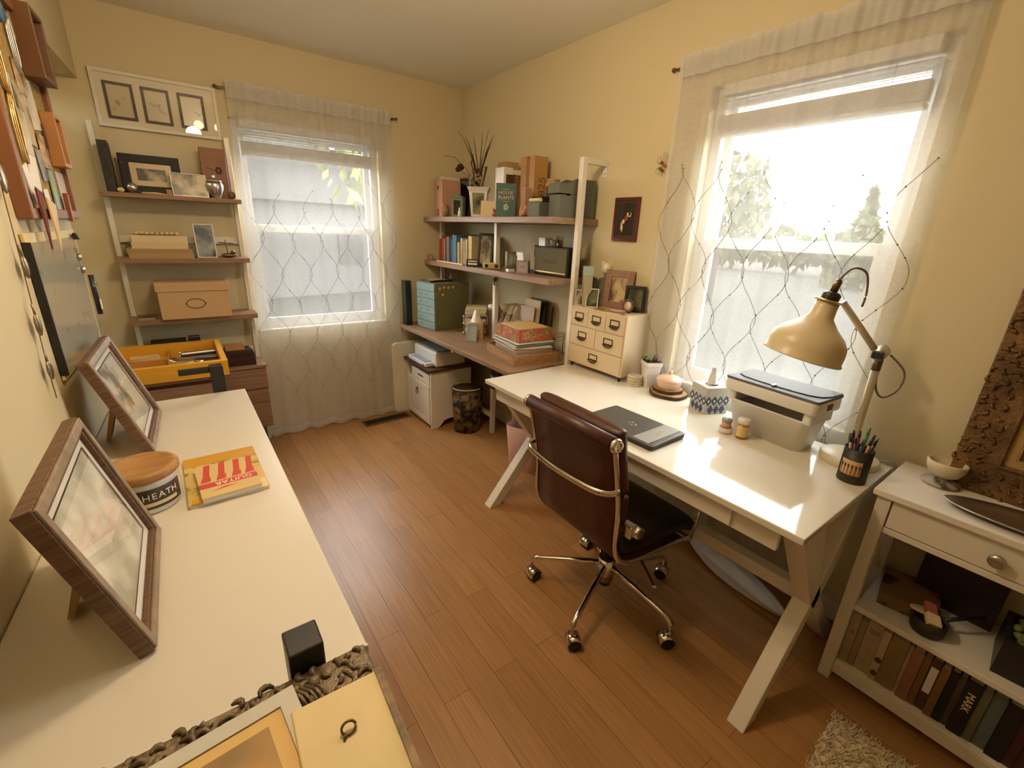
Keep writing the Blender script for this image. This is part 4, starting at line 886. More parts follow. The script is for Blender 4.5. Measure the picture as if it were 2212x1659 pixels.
MB().add([(-.034, -.0492, .018), (.034, -.0492, .018), (.040, -.0608, .150), (-.040, -.0608, .150)], [(0, 1, 2, 3)]).build('picture_print', PH_green, t)
t = thing('dried_bouquet', 'dried flowers with a dark rose and long thin grasses in the square vase', 'dried flowers', (1.735, 2.765, Z1+.186))
rnd = random.Random(3); gm = mat('dark_dry_stem', '2c1e12', .9)
for k in range(11):
    a = rnd.uniform(-1.0, 1.4); L_ = rnd.uniform(.24, .36); dx = -.02+.05*math.sin(a*2); dy = -.10*a*.9
    MB().tube([(0, 0, 0), (dx*.4, dy*.35, L_*.45), (dx, dy, L_*.85), (dx*1.4, dy*1.35, L_)], [.0028, .003, .0018, .0005], 5).build('grass_stem', gm, t)
r_ = MB().tube([(-.01, .02, 0), (-.03, .10, .07), (-.045, .165, .115)], .0035, 6).build('rose_stem', mat('pale_dry_stem', '8d7750', .9), t)
rh = MB()
for k in range(14):
    a = k*2.4; q = .007+.0014*k; rh.ball((-.047+q*math.cos(a)*.8, .178+q*math.sin(a)*.8, .128+.012*math.sin(a*1.7)), (.014, .012, .016), 8)
rh.build('rose_head', mat('dark_dry_rose', '3e1a12', .8), t)
for k, (dx, dy, dz, c) in enumerate(((.0, .035, .10, '8a4a48'), (-.01, .0, .06, '8a6a5a'), (-.02, -.03, .05, '9a8a72'), (.02, .06, .045, '5a3c2a'))):
    fl = MB()
    for q in range(12): fl.ball((dx+rnd.uniform(-.02, .02), dy+rnd.uniform(-.02, .02), dz+rnd.uniform(-.02, .02)), .009, 6)
    fl.tube([(0, 0, 0), (dx*.6, dy*.6, dz*.6), (dx, dy, dz)], .0025, 5)
    fl.build('dry_flower_head', mat('dry_flower_%s' % c, c, .9), t)
for k, pts in enumerate((((0, .03, .0), (-.01, .06, .10), (-.01, .085, .16), (.0, .07, .21)), ((0, .0, 0), (-.02, .13, .12), (-.05, .24, .20), (-.08, .33, .215)), ((0, -.04, 0), (-.01, -.08, .06), (-.01, -.10, .12)))):
    MB().tube(pts, [.003, .006, .012, .001][:len(pts)] if k != 1 else [.001, .001, .004, .001], 6, rx=.0015).build('dry_leaf', mat('brown_dry_leaf', '4a3a20', .9), t)
for k, (dy, dz) in enumerate(((.06, .03), (.09, .075), (.05, .06))):
    MB().tube([(0, .02, 0), (-.02, dy*.7, dz*.6), (-.03, dy, dz)], .0035, 5).ball((-.03, dy, dz), (.012, .016, .022), 8).build('lavender_head', mat('grey_lavender', '8c8274', .9), t)
t = bx('white_card', 'square cream card leaning before the brown paper box', 'card', .10, .003, .098, (1.682, 2.565, Z1+.0005), math.radians(-40), M_cream, 0); t.rotation_euler = (-.22, 0, math.radians(-40))
item('red_figure', 'small dark red carved figure at the foot of the teal book', 'figurine', MB().ball((0, 0, .011), (.022, .016, .011), 12).ball((.002, 0, .030), (.013, .011, .014), 12).ball((-.008, .002, .041), .007, 8), mat('dark_red_clay', '6e2f22', .6, col2='a9785a', vscale=60), (1.668, 2.47, Z1))
bx('paper_box', 'tall plain kraft box behind the white lamp box on the top shelf', 'box', .10, .10, .345, (1.895, 2.66, Z1), 0, M_kraft)
t = tbx('lamp_box', 'narrow white carton with a dark window before the kraft box', 'box', .07, .075, .295, (1.79, 2.545, Z1), 0, M_whiteplastic)
MB().box(-.018, .036, -.0382, -.0375, .14, .255).build('window', M_browntop, t)
t = tbx('wine_box', 'tall wooden bottle box marked 1825 on the top shelf', 'box', .105, .135, .35, (1.885, 2.37, Z1), 0, mat('pale_poplar_wood', 'b88b58', .6, var=.12, vscale=14))
MB().box(-.0535, -.0525, -.02, .012, .0, .35).build('printed_band', mat('brown_print_band', '6d4a2a', .7, col2='a47d4c', vscale=90), t)
text('1825', .075, mat('burnt_brown_print', '7d5226', .8), t, (.012, -.0678, .165), (PI/2, -PI/2, 0), 'lettering')
t = thing('plant_book', 'teal House Plants book standing face out on the top shelf', 'book', (1.690, 2.385, Z1+.001), math.radians(-33), rot=(-.06, 0, math.radians(-33)))
MB().box(-.060, .060, 0, .003, 0, .190).box(-.060, .060, .017, .020, 0, .190).box(-.060, -.057, .003, .017, 0, .190).build('cover', mat('dark_teal_cloth', '44605e', .6), t)
MB().box(-.057, .058, .003, .017, .003, .187).build('pages', M_paper, t)
text('HOUSE', .027, mat('peach_print', 'd9a183', .6), t, (0, -.0006, .136)); text('PLANTS', .027, _M['cream_card'], t, (0, -.0006, .108))
MB().box(-.018, .018, -.0006, 0, .155, .157).box(-.022, .022, -.0006, 0, .087, .0885).build('rule_line', M_cream, t)
pl = MB()
for q in range(5): pl.ball((.010*math.cos(q*1.3), -.0004, .055+.012*math.sin(q*1.3)), (.008, .0006, .010), 8)
pl.build('plant_print', mat('pale_teal_print', 'a5b3a6', .6), t)
bx('small_carton', 'small pink tan carton just behind the teal book', 'carton', .05, .045, .165, (1.765, 2.285, Z1), 0, mat('pink_tan_card', 'b08a6c', .7))
kn = MB()
for q in range(4): kn.tube([(.018*math.cos(a)*(1+.2*q), .030*math.sin(a+q), .030+.022*math.sin(2*a+q*1.5)) for a in [i*PI/10 for i in range(21)]], .008, 8)
item('fabric_knot', 'knotted pink ribbon bow on the edge of the top shelf', 'ribbon', kn, mat('dusty_pink_satin', 'b5826a', .6), (1.685, 2.185, Z1))
t = thing('glass_jar', 'tall clear glass jar with wooden ringed lid by the file boxes', 'jar', (1.885, 2.185, Z1))
MB().lathe([(.040, 0), (.042, .01), (.042, .16), (.038, .172)], 30).build('jar', M_glasst, t); MB().lathe([(0, .172), (.042, .172), (.044, .184), (.042, .192), (.036, .194), (.036, .204), (.040, .208), (.040, .216), (0, .218)], 30).build('lid', mat('pale_wood_lid', 'b58f60', .5), t)
M_file = mat('grey_green_board', '63675a', .7); M_filein = mat('dark_file_inside', '1c1812', .8); M_filep = mat('pale_grey_board', '888880', .7)
def filebox(label, x0, x1, y0, y1, z, h, hf, cut, m):
    t = thing('file_box', label, 'file box', (x0, y0, z), 0, 'grey green file boxes')
    D, w_ = x1-x0, y1-y0
    pr = [(0, 0), (D, 0), (D, h), (D*cut+.03, h), (D*cut, h-.012), (D*cut*.75, hf+.002), (0, hf)]
    for y in (0, w_-.003): MB().prism(pr, -(y+.003), -y, 0, RX90).build('side', m, t)
    MB().box(0, .003, .003, w_-.003, 0, hf).box(D-.003, D, .003, w_-.003, 0, h).box(.003, D-.003, .003, w_-.003, 0, .003).build('shell', m, t)
    MB().box(.02, D-.004, .006, w_-.006, .004, min(h-.03, hf+.03)).build('papers', M_filein, t)
    return t
filebox('low fronted grey green file box, first of the set on the top shelf', 1.66, 1.93, 2.03, 2.13, Z1, .165, .075, .5, M_file)
filebox('tall grey green file box at the open end of the top shelf', 1.70, 1.955, 1.905, 1.995, Z1, .118, .112, .2, M_file)
filebox('grey green file box stacked on the tall one at the shelf end', 1.69, 1.955, 1.905, 1.998, Z1+.119, .078, .050, .35, M_file)
item('rolled_paper', 'rolled cream paper lying across the low file box', 'paper roll', MB().tube([(-.0, -.05, 0), (0, .045, 0)], .010, 14), M_cream, (1.672, 2.08, Z1+.0865))

# ---- second shelf: colour sorted books
G = 'colour sorted books on the second shelf'
row = [('c79238', .012, .155, 'yellow orange spine at the corner end of the book row'), ('b9703a', .014, .135, 'orange spine second from the corner in the book row'), ('a04a34', .018, .165, 'red spine third in the book row beside the orange'), ('b9583c', .012, .19, 'tall orange red spine in the book row'), ('8c3a2c', .020, .165, 'dark red spine before the dotted one in the book row'), ('b58a7a', .012, .17, 'white and red dotted spine in the book row'), ('4a3826', .012, .16, 'dark brown spine between the reds and greys'), ('6d6a56', .016, .18, 'grey green spine in the book row'), ('7d7f78', .020, .185, 'thick grey spine in the book row before the blues'), ('4c5a7c', .024, .165, 'navy and pale blue spine first of the blues'), ('5b87a8', .022, .20, 'tall sky blue spine in the book row'), ('4f7ea3', .020, .195, 'second tall blue spine in the book row'), ('5a8490', .014, .16, 'teal blue spine last of the blues'), ('8a957c', .014, .145, 'thin pale green spine after the blues'), ('b9a67e', .020, .15, 'first short cream spine after the green'), ('c6b48c', .018, .18, 'taller cream spine in the book row'), ('b7a47c', .022, .155, 'plain thick cream spine in the book row'), ('ad9a72', .016, .165, 'beige spine with a small stamp in the book row'), ('bfae86', .016, .172, 'pale beige spine near the end of the book row'), ('cbbb92', .022, .20, 'tallest cream spine near the leaning frame'), ('c2b27e', .018, .195, 'yellowish cream spine last before the leaning frame')]
y = 3.372; rnd = random.Random(6)
for c, th, h, lb in row:
    th *= 1.42; spine_book('row_book', lb, 1.735+rnd.uniform(-.008, .012), y, th-.001, rnd.uniform(.12, .15), h, Z2, c, G); y -= th
bx('black_binder', 'black folder upright behind the blue and cream books', 'folder', .02, .34, .205, (1.915, 3.03, Z2), 0, M_black)
pframe('leaning_frame', 'tall dark framed photo leaning against the middle post', .105, .225, .016, (1.745, 2.70, Z2), math.radians(-48), math.radians(13), .014, M_black, None, 0, PH_bw2, .04)
t = thing('cd_stack', 'small black case with white labels under the leaning frame', 'case', (1.668, 2.722, Z2), math.radians(-48)); MB().box(-.045, .045, -.012, .012, 0, .05).build('body', M_blackp, t, bev=.002); MB().box(-.032, .032, -.0128, -.012, .014, .026).box(-.032, .032, -.0128, -.012, .034, .042).build('label', M_whiteink, t)
item('white_stick', 'long flat white stick lying along the second shelf edge', 'stick', MB().box(-.006, .006, -.20, .20, 0, .008).ball((0, .20, .004), (.006, .012, .004), 8), M_cream, (1.668, 3.06, Z2), math.radians(0))
item('green_charm', 'tiny green charm at the corner end of the second shelf', 'charm', MB().ball((0, 0, .007), (.010, .022, .007), 10), mat('sea_green', '4f6e58', .5), (1.668, 3.30, Z2))
for k, (y, h, lb) in enumerate(((3.405, .04, 'small tan wooden block in the corner of the second shelf'), (3.372, .036, 'tiny tan figure beside the wooden block on the second shelf'))):
    item('wooden_block', lb, 'block', MB().lathe([(0, 0), (.014, 0), (.011, h*.6), (.014, h), (0, h)], 10) if k else MB().box(-.016, .016, -.015, .015, 0, h), M_kraft, (1.68, y, Z2))
t = thing('owl_radio', 'flat cream clock with two round eyes at the second shelf edge', 'clock', (1.690, 2.525, Z2), math.radians(-38))
MB().prism(rrect(.115, .05, .022), .003, .042).build('body', mat('yellow_cream_plastic', 'b9a96c', .4), t, bev=.006)
for x in (-.032, .032): MB().lathe([(0, 0), (.012, 0), (.012, .003), (0, .003)], 18, 0, Matrix.Translation((x, -.0245, .023)) @ Matrix.Rotation(PI/2, 4, 'X')).build('dial', M_black, t)
MB().box(-.012, .012, -.0265, -.0245, .017, .031).build('gold_badge', M_gold, t); MB().box(-.05, .05, -.02, .02, 0, .003).build('foot', M_black, t)
t = thing('green_canister', 'olive green canister with reddish rim on the second shelf', 'canister', (1.80, 2.405, Z2))
MB().lathe([(0, 0), (.046, 0), (.046, .104), (0, .104)], 28).build('body', mat('olive_tin', '5e5d45', .5), t); MB().lathe([(.047, .104), (.047, .114), (.040, .114), (.040, .106)], 28).build('rim', mat('red_brown_rim', '6b3a26', .5), t)
item('white_tube', 'thin white straw standing by the olive canister', 'straw', MB().cyl(0, 0, 0, .118, .005), M_whiteplastic, (1.742, 2.435, Z2))
t = tbx('white_carton', 'tall white carton behind the little framed box', 'carton', .06, .062, .118, (1.785, 2.305, Z2), 0, M_whiteplastic); MB().box(-.0345, -.03, -.033, .033, .10, .120).build('lid', M_whiteplastic, t)
t = thing('bow_box', 'little white box with a grey bow picture on the second shelf', 'box', (1.733, 2.250, Z2), math.radians(-45))
MB().box(-.036, .036, -.0, .05, 0, .073).build('body', M_walnut, t, bev=.001); MB().frame(.072, .073, .008, -.003, 0).build('front_frame', M_grey, t); MB().box(-.030, .030, -.0015, 0, .008, .066).build('front', mat('pale_lilac_card', 'b5a9a4', .6), t)
MB().add([(0, -.003, .037), (-.018, -.003, .048), (-.018, -.003, .028)], [(0, 1, 2)]).add([(0, -.003, .037), (.018, -.003, .048), (.018, -.003, .028)], [(0, 2, 1)]).ball((0, -.003, .037), (.004, .002, .005), 8).build('bow', M_grey, t)
bk = MB()
for q in range(6): bk.tube([(.026*math.cos(a), .026*math.sin(a), .10+.012*q+.004*math.sin(a*3+q)) for a in [i*PI/8 for i in range(17)]], .0035, 5)
bk.cyl(0, 0, 0, .10, .022)
item('wire_basket', 'dark wire ornament between the white carton and the speaker', 'ornament', bk, M_black, (1.868, 2.262, Z2))
bx('white_pad', 'two small white pads beside the little bow box', 'pad', .05, .03, .018, (1.705, 2.335, Z2), 0, M_whiteplastic)
t = thing('amplifier_speaker', 'brown black speaker with tan grille cloth and script logo', 'speaker', (1.79, 2.06, Z2), 0)
MB().box(0, .105, -.15, .15, 0, .165).build('cabinet', mat('black_vinyl', '1a1210', .5, bump=.1, bscale=300), t, bev=.010)
g_ = MB().box(-.003, .002, -.140, .140, .018, .155).build('grille', mat('olive_grille_cloth', '5c5638', .8, bump=.2, bscale=600), t)
MB().box(-.004, -.003, -.140, .140, .018, .024).build('piping', M_gold, g_)
text('Marshall', .034, mat('tarnished_gold_script', '3c3420', .4), g_, (-.0038, 0, .082), (PI/2, 0, -PI/2), 'logo', shear=.35)
t = tbx('white_gift_box', 'small white lidded box on top of the speaker', 'box', .055, .058, .038, (1.835, 2.165, Z2+.165), 0, M_whiteplastic); MB().box(-.029, .029, -.030, .030, .034, .048).build('lid', M_paper, t)
item('grey_pot', 'small grey pot on top of the speaker', 'pot', MB().lathe([(0, 0), (.018, 0), (.026, .038), (.022, .038), (.016, .006), (0, .006)], 20), M_grey, (1.84, 2.093, Z2+.165))
bx('pebble_frame', 'tiny pebbled frame on the speaker behind the grey pot', 'picture frame', .008, .055, .06, (1.872, 2.078, Z2+.165), 0, mat('pebble_shell', '9b8c70', .6, var=.4, vscale=80))
item('gold_candle', 'tiny gold capped tube on the speaker top', 'tube', MB().cyl(0, 0, 0, .024, .005), M_gold, (1.828, 2.045, Z2+.165))

# ---- worktop
t = thing('steel_cabinet', 'teal fronted small drawer cabinet with gold stickers on its olive side', 'drawer cabinet', (1.495, 3.262, ZW), math.radians(7))
M_teal = mat('pale_teal_enamel', '6f8784', .5); M_olv = mat('olive_enamel', '6a6745', .55)
MB().box(.004, .315, -.245, .0, 0, .350).build('case', M_olv, t, bev=.003)
for k in range(6):
    z0 = .006+k*.057; d = MB().box(-.004, .004, -.242, -.003, z0, z0+.054).build('drawer', M_teal, t, bev=.002)
    if k < 5: MB().tube([(-.005, -.150, z0+.036), (-.014, -.137, z0+.024), (-.005, -.124, z0+.036)], .0025, 6).tube([(-.005, -.075, z0+.032), (-.012, -.066, z0+.022), (-.005, -.057, z0+.032)], .0025, 6).build('handle', M_steel, d)
for x, z in ((.045, .312), (.085, .320), (.125, .316), (.165, .318), (.07, .265)):
    MB().lathe([(0, 0), (.013, 0), (.013, .0012), (0, .0012)], 18, 0, Matrix.Translation((x, -.245, z)) @ Matrix.Rotation(PI/2, 4, 'X')).build('gold_sticker', mat('gold_foil_sticker', 'c2a052', .35), t)
bx('black_portfolio', 'black portfolio standing in the corner behind the teal drawer cabinet', 'portfolio', .05, .075, .345, (1.445, 3.345, ZW), 0, M_black, .004)
t = bx('black_folder', 'black folder lying on top of the teal drawer cabinet', 'folder', .20, .12, .012, (1.62, 3.18, ZW+.350), math.radians(10), M_black); bx('tan_envelope', 'tan envelope on the black folder over the drawer cabinet', 'envelope', .13, .075, .004, (1.62, 3.175, ZW+.362), math.radians(14), M_kraft, 0)
item('glass_bottle', 'small clear glass bottle on the teal drawer cabinet', 'bottle', MB().lathe([(0, 0), (.018, 0), (.018, .04), (.008, .055), (.008, .07), (0, .07)], 18), M_glasst, (1.705, 3.09, ZW+.350))
item('bronze_owl', 'dark bronze loop ornament on the teal drawer cabinet', 'ornament', MB().tube([(.0, .028*math.cos(a), .030+.028*math.sin(a)) for a in [i*PI/10 for i in range(21)]], .006, 8), M_brass, (1.765, 3.10, ZW+.350), math.radians(-30))
t = thing('wire_tray', 'three tier wire letter tray piled with paper beside the drawer cabinet', 'letter tray', (1.785, 2.862, ZW), math.radians(-33))
wr = MB()
for z in (.012, .075, .138):
    wr.tube([(-.085, -.12, z), (.085, -.12, z), (.085, .12, z), (-.085, .12, z), (-.085, -.12, z)], .0022, 6)
    for k in range(5): wr.tube([(-.085+.0425*k, -.12, z), (-.085+.0425*k, .12, z)], .0014, 5)
for x in (-.085, .085):
    for y in (-.12, .12): wr.tube([(x, y, 0), (x, y, .15)], .0022, 6)
wr.build('frame', M_steel, t)
for x in (-.087,):
    for z in (.02, .09, .14): MB().ball((x, -.122, z), .008, 10).build('corner_ball', M_chrome, t)
G = 'papers in the wire letter tray'
for k, (z, h, c, lb) in enumerate(((.0145, .042, 'c9bda6', 'paper pile in the bottom tier of the wire tray'), (.0775, .045, 'bdb2a0', 'paper pile in the middle tier of the wire tray'), (.1405, .052, 'd3c19a', 'thick cream paper pile on the top tier of the wire tray'))):
    mb = MB(); rnd = random.Random(k)
    for q in range(7): dx = rnd.uniform(-.004, .004); mb.box(-.076+dx, .076+dx, -.112+dx, .112, q*h/7, (q+.8)*h/7, q % 2)
    item('paper_pile', lb, 'papers', mb, [mat('paper_%s' % c, c, .8), M_paper], (1.785, 2.862, ZW+z), math.radians(-33), G)
t = tbx('white_paper_box', 'low white box with small reels behind the wire tray', 'box', .16, .13, .19, (1.903, 2.735, ZW), 0, mat('dusky_white_board', '8f7860', .7))
item('tape_roll', 'white round tape lid on the box behind the wire tray', 'lid', MB().lathe([(0, 0), (.042, 0), (.046, .012), (.040, .026), (0, .028)], 28), M_whiteplastic, (1.875, 2.76, ZW+.19))
item('cream_reel', 'cream thread reel standing beside the round white lid', 'reel', MB().lathe([(0, 0), (.022, 0), (.022, .006), (.012, .008), (.012, .036), (.022, .038), (.022, .044), (0, .044)], 20, 0, Matrix.Translation((0, 0, .022)) @ Matrix.Rotation(PI/2, 4, 'X')), M_cream, (1.925, 2.70, ZW+.19), math.radians(-40))
t = thing('tissue_carton', 'cream square tissue carton with crumpled tissue on the worktop', 'tissue box', (1.690, 2.705, ZW), math.radians(-40))
MB().box(-.055, .055, -.055, .055, 0, .115).build('carton', mat('cream_carton', 'c2a878', .7), t, bev=.002)
ts = MB().grid(lambda u, v: ((.040*(1-v*.75)+.006*math.sin(u*25)*v)*math.cos(u*6.283), (.034*(1-v*.75)+.006*math.sin(u*19))*math.sin(u*6.283), .114+.075*v+.010*math.sin(u*12.6)*v), 30, 8); ts.build('tissue', M_paper, t)
pframe('grey_picture', 'small pale grey frame standing open on the worktop edge', .078, .125, .012, (1.585, 2.60, ZW), math.radians(-52), math.radians(14), .008, mat('pale_blue_grey', '8f989c', .4), None, 0, mat('pale_blue_paper', 'a8b4b6', .5), .045)
M_wbox = mat('white_wire_file', 'd8ccb0', .5)
for k, (y, lb) in enumerate(((2.560, 'white magazine file behind the middle post on the worktop'), (2.485, 'white magazine file next to the loose letters on the worktop'))):
    t = thing('magazine_file', lb, 'magazine file', (1.885, y, ZW), 0, 'white magazine files'); MB().prism([(-.085, 0), (.085, 0), (.085, .25), (-.02, .25), (-.085, .12)], -.0265, -.0225, 0, RX90).prism([(-.085, 0), (.085, 0), (.085, .25), (-.02, .25), (-.085, .12)], .0225, .0265, 0, RX90).box(-.085, -.081, -.0225, .0225, 0, .12).box(.081, .085, -.0225, .0225, 0, .25).build('shell', M_wbox, t)
    MB().box(-.075, .078, -.018, .018, 0, .19).build('magazines', mat('mixed_magazines', '7d6a52', .7, var=.4, vscale=60), t)
G = 'loose letters and folders standing behind the stack'
for k, (x, y, w_, h_, m, tl, lb) in enumerate(((1.860, 2.365, .15, .265, mat('lilac_white_letter', 'b9a893', .7, var=.12, vscale=40), .10, 'printed white letter standing behind the floral box'), (1.890, 2.345, .16, .31, M_cream, .08, 'tall cream folder standing behind the printed letter'), (1.930, 2.33, .16, .315, mat('dark_green_folder', '35401f', .6), .06, 'dark green folder standing against the wall behind letters'), (1.945, 2.245, .08, .285, mat('dark_brown_file', '3d2c1c', .6), .05, 'dark brown file standing by the wall beside the green folder'))):
    o = bx('letter', lb, 'paper', w_, .006, h_, (x, y, ZW+.001), 0, m, .0005, G); o.rotation_euler = (-tl, 0, -PI/2)
bx('blue_book', 'small blue grey book standing behind the paper stack', 'book', .012, .10, .17, (1.83, 2.42, ZW), 0, mat('blue_grey_cloth', '6f7c86', .6))
t = thing('wood_tray', 'oak tray with carved scallops holding a pile of folders', 'tray', (1.675, 2.145, ZW), math.radians(-9))
a, b = .155, .19
MB().box(-a, a, -b, b, 0, .008).box(-a, a, -b, -b+.010, .008, .058).box(-a, a, b-.010, b, .008, .058).box(-a, -a+.010, -b+.01, b-.01, .008, .058).box(a-.010, a, -b+.01, b-.01, .008, .058).build('body', M_oaky, t, bev=.002)
sc = MB()
for k in range(4): sc.tube([(-a-.001, -.10+.055*k+.022*math.cos(q), .030-.010*math.sin(q)) for q in [i*PI/8 for i in range(9)]], .0022, 6)
sc.build('carved_scallop', mat('pale_carving', 'c69d6c', .6), t)
ZT = ZW+.008
G = 'pile in the oak tray'
bx('grey_box', 'flat grey box at the bottom of the pile in the oak tray', 'box', .25, .29, .062, (1.685, 2.14, ZT), math.radians(-9), mat('grey_tan_board', '9c8c74', .7), .002, G)
def wavy(name, label, cat, w_, d_, h, loc, rz, m, n=3, seed=0, amp=.006):
    rnd = random.Random(seed); mb = MB()
    for q in range(n):
        dx, dy, a = rnd.uniform(-.01, .01), rnd.uniform(-.01, .01), rnd.uniform(-.06, .06); z0 = h*q/n; th = h/n*.7
        T = Tz(a, (dx, dy, z0))
        mb.grid(lambda u, v: ((u-.5)*w_, (v-.5)*d_, th+amp*(math.sin(u*4+q)*math.sin(v*5+q)*.5+.5)*0+0), 1, 1, q % len(m), False, T)
        mb.box(-w_/2, w_/2, -d_/2, d_/2, 0, th, q % len(m), T)
    return item(name, label, cat, mb, m, loc, rz, G)
wavy('paper_sheaf', 'white and rose paper sheaf over the grey box in the oak tray', 'papers', .25, .30, .020, (1.69, 2.145, ZT+.062), math.radians(-12), [M_paper, mat('rose_paper', 'b9695f', .7), M_paper], 4, 1)
wavy('teal_folder', 'teal green folders over the papers in the oak tray', 'folders', .26, .29, .026, (1.69, 2.15, ZT+.082), math.radians(-7), [mat('teal_folder_card', '5f9484', .7), M_paper, _M['teal_folder_card'] if 'teal_folder_card' in _M else M_paper], 5, 2)
t = thing('floral_box', 'red and olive floral patterned box on top of the folder pile', 'box', (1.695, 2.15, ZT+.108), math.radians(-4))
fm = mat('floral_paper', 'b0503c', .6, col2='8a7446', vscale=24, lo=.47, hi=.50, detail=2)
MB().box(-.125, .125, -.13, .13, 0, .075).build('body', fm, t, bev=.004)
fl = MB(); rnd = random.Random(4)
for q in range(26):
    s = q % 2; a0_ = rnd.uniform(0, 6)
    if s: c = (-.1262, rnd.uniform(-.11, .11), rnd.uniform(.015, .06))
    else: c = (rnd.uniform(-.11, .11), -.1312, rnd.uniform(.015, .06))
    R_ = rnd.uniform(.010, .020); pts = [((c[0], c[1]+R_*math.cos(a0_+i*.3), c[2]+R_*math.sin(a0_+i*.3)*.9) if s else (c[0]+R_*math.cos(a0_+i*.3), c[1], c[2]+R_*math.sin(a0_+i*.3)*.9)) for i in range(13)]
    fl.tube(pts, .0016, 4)
fl.build('scroll_print', mat('cream_scroll_print', 'cdb583', .6), t)
bx('cream_envelope', 'square cream envelope on top of the floral box', 'envelope', .205, .215, .006, (1.685, 2.145, ZT+.183), math.radians(-4), mat('cream_envelope_paper', 'd9b67c', .6), .001)
lp = MB()
for q in range(3): lp.tube([(.045*math.cos(a), .035*math.sin(a), .006+.012*q+.012*math.cos(a)) for a in [i*PI/10 for i in range(21)]], .0025, 6)
lp.cyl(.045, 0, -.10, .01, .003).cyl(-.045, 0, -.10, .01, .003).cyl(0, .035, -.10, .01, .003)
item('wire_stand', 'olive wire looped stand beside the floral box', 'wire stand', lp, mat('olive_wire', '7a7448', .5), (1.885, 2.045, ZW+.1), 0)

# ---- on the small drawer chest
HT = HZ1
t = tbx('calendar_box', 'tall pale box with blue band standing on the drawer chest', 'box', .045, .075, .215, (1.842, 1.795, HT), math.radians(-35), mat('grey_cream_card', 'a59c80', .6)); MB().box(-.0235, .0235, -.0385, .0385, .172, .216).build('band', mat('pale_blue_band', '9fb0a8', .6), t)
t = pframe('framed_photo', 'small silver framed portrait at the end of the drawer chest', .070, .088, .005, (1.812, 1.805, HT), math.radians(-58), math.radians(12), .006, M_steel, None, 0, PH_bw, .03)
t = pframe('framed_photo', 'small white framed school portrait second on the drawer chest', .068, .102, .005, (1.828, 1.735, HT), math.radians(-52), math.radians(10), .006, M_trim, None, 0, PH_green, .03)
t = thing('heart_ornament', 'grey heart shaped ornament behind the little portraits', 'ornament', (1.93, 1.80, HT), math.radians(-55))
hp = [(.05*(16*math.sin(a)**3)/16, .055+.05*(13*math.cos(a)-5*math.cos(2*a)-2*math.cos(3*a)-math.cos(4*a))/16) for a in [i*2*PI/28 for i in range(28)]]
MB().prism([(x*1.1, z*1.15+.05) for x, z in hp], -.008, .008, 0, RX90).build('heart', mat('grey_marble', '827b68', .4, var=.3, vscale=30), t, bev=.003); MB().box(-.02, .02, -.02, .02, 0, .06).build('foot', M_browntop, t)
t = pframe('tile_frame', 'large rose tiled photo frame on the drawer chest', .165, .205, .036, (1.925, 1.65, HT), math.radians(-75), math.radians(7), .012, mat('rose_tile_border', '9b7a66', .4, var=.25, vscale=26), None, 0, PH_warm, .02)
gl = MB()
for k in range(5): gl.box(-.0825+.033*k-.0008, -.0825+.033*k+.0008, -.001, .001, .170, .205)
for k in range(6): gl.box(-.0825, -.0465, -.001, .001, .034*k, .034*k+.0016).box(.0465, .0825, -.001, .001, .034*k, .034*k+.0016)
gl.build('tile_joint', mat('pale_joint', 'b59a80', .7), t)
t = pframe('shadow_box', 'black deep framed ribbon medal box at the window end of the drawer chest', .105, .135, .014, (1.925, 1.525, HT), math.radians(-60), math.radians(3), .035, mat('blue_black_paint', '1e2224', .4), None, 0, PH_green, 0)
t = thing('cameo_frame', 'little oval cameo frame before the black shadow box', 'picture frame', (1.865, 1.512, HT), math.radians(-58), rot=(-.18, 0, math.radians(-58)))
MB().lathe([(.020, 0), (.028, .0), (.030, .004), (.027, .007), (.020, .008), (.020, 0)], 28, 0, Matrix.Translation((0, 0, .040)) @ Matrix.Rotation(PI/2, 4, 'X') @ Matrix.Scale(1.2, 4, (0, 1, 0)), cap=False).build('frame', mat('plum_enamel', '5b4038', .4), t)
MB().lathe([(0, .002), (.020, .002), (.020, .005), (0, .006)], 24, 0, Matrix.Translation((0, 0, .040)) @ Matrix.Rotation(PI/2, 4, 'X') @ Matrix.Scale(1.2, 4, (0, 1, 0))).build('cameo', M_cream, t); MB().box(-.015, .015, .002, .03, .0, .006).build('foot', _M['plum_enamel'], t)
item('trinket_dish', 'flat gold trinket tray near the edge of the drawer chest', 'dish', MB().prism(rrect(.035, .10, .015), 0, .008), M_gold, (1.815, 1.645, HT), math.radians(8), bev=.002)
item('pink_roll', 'pink wrapped sweets roll at the edge of the drawer chest', 'roll', MB().tube([(0, -.045, .009), (0, .045, .009)], .009, 12), mat('pale_pink_wrap', 'b99284', .5), (1.83, 1.555, HT), math.radians(6))
item('ring_holder', 'tiny rose ring holder at the corner of the drawer chest', 'ring holder', MB().box(-.010, .010, -.012, .012, 0, .014).tube([(0, .008*math.cos(a), .020+.008*math.sin(a)) for a in [i*PI/6 for i in range(13)]], .002, 5), mat('rose_metal', '8c6a62', .4), (1.812, 1.49, HT))

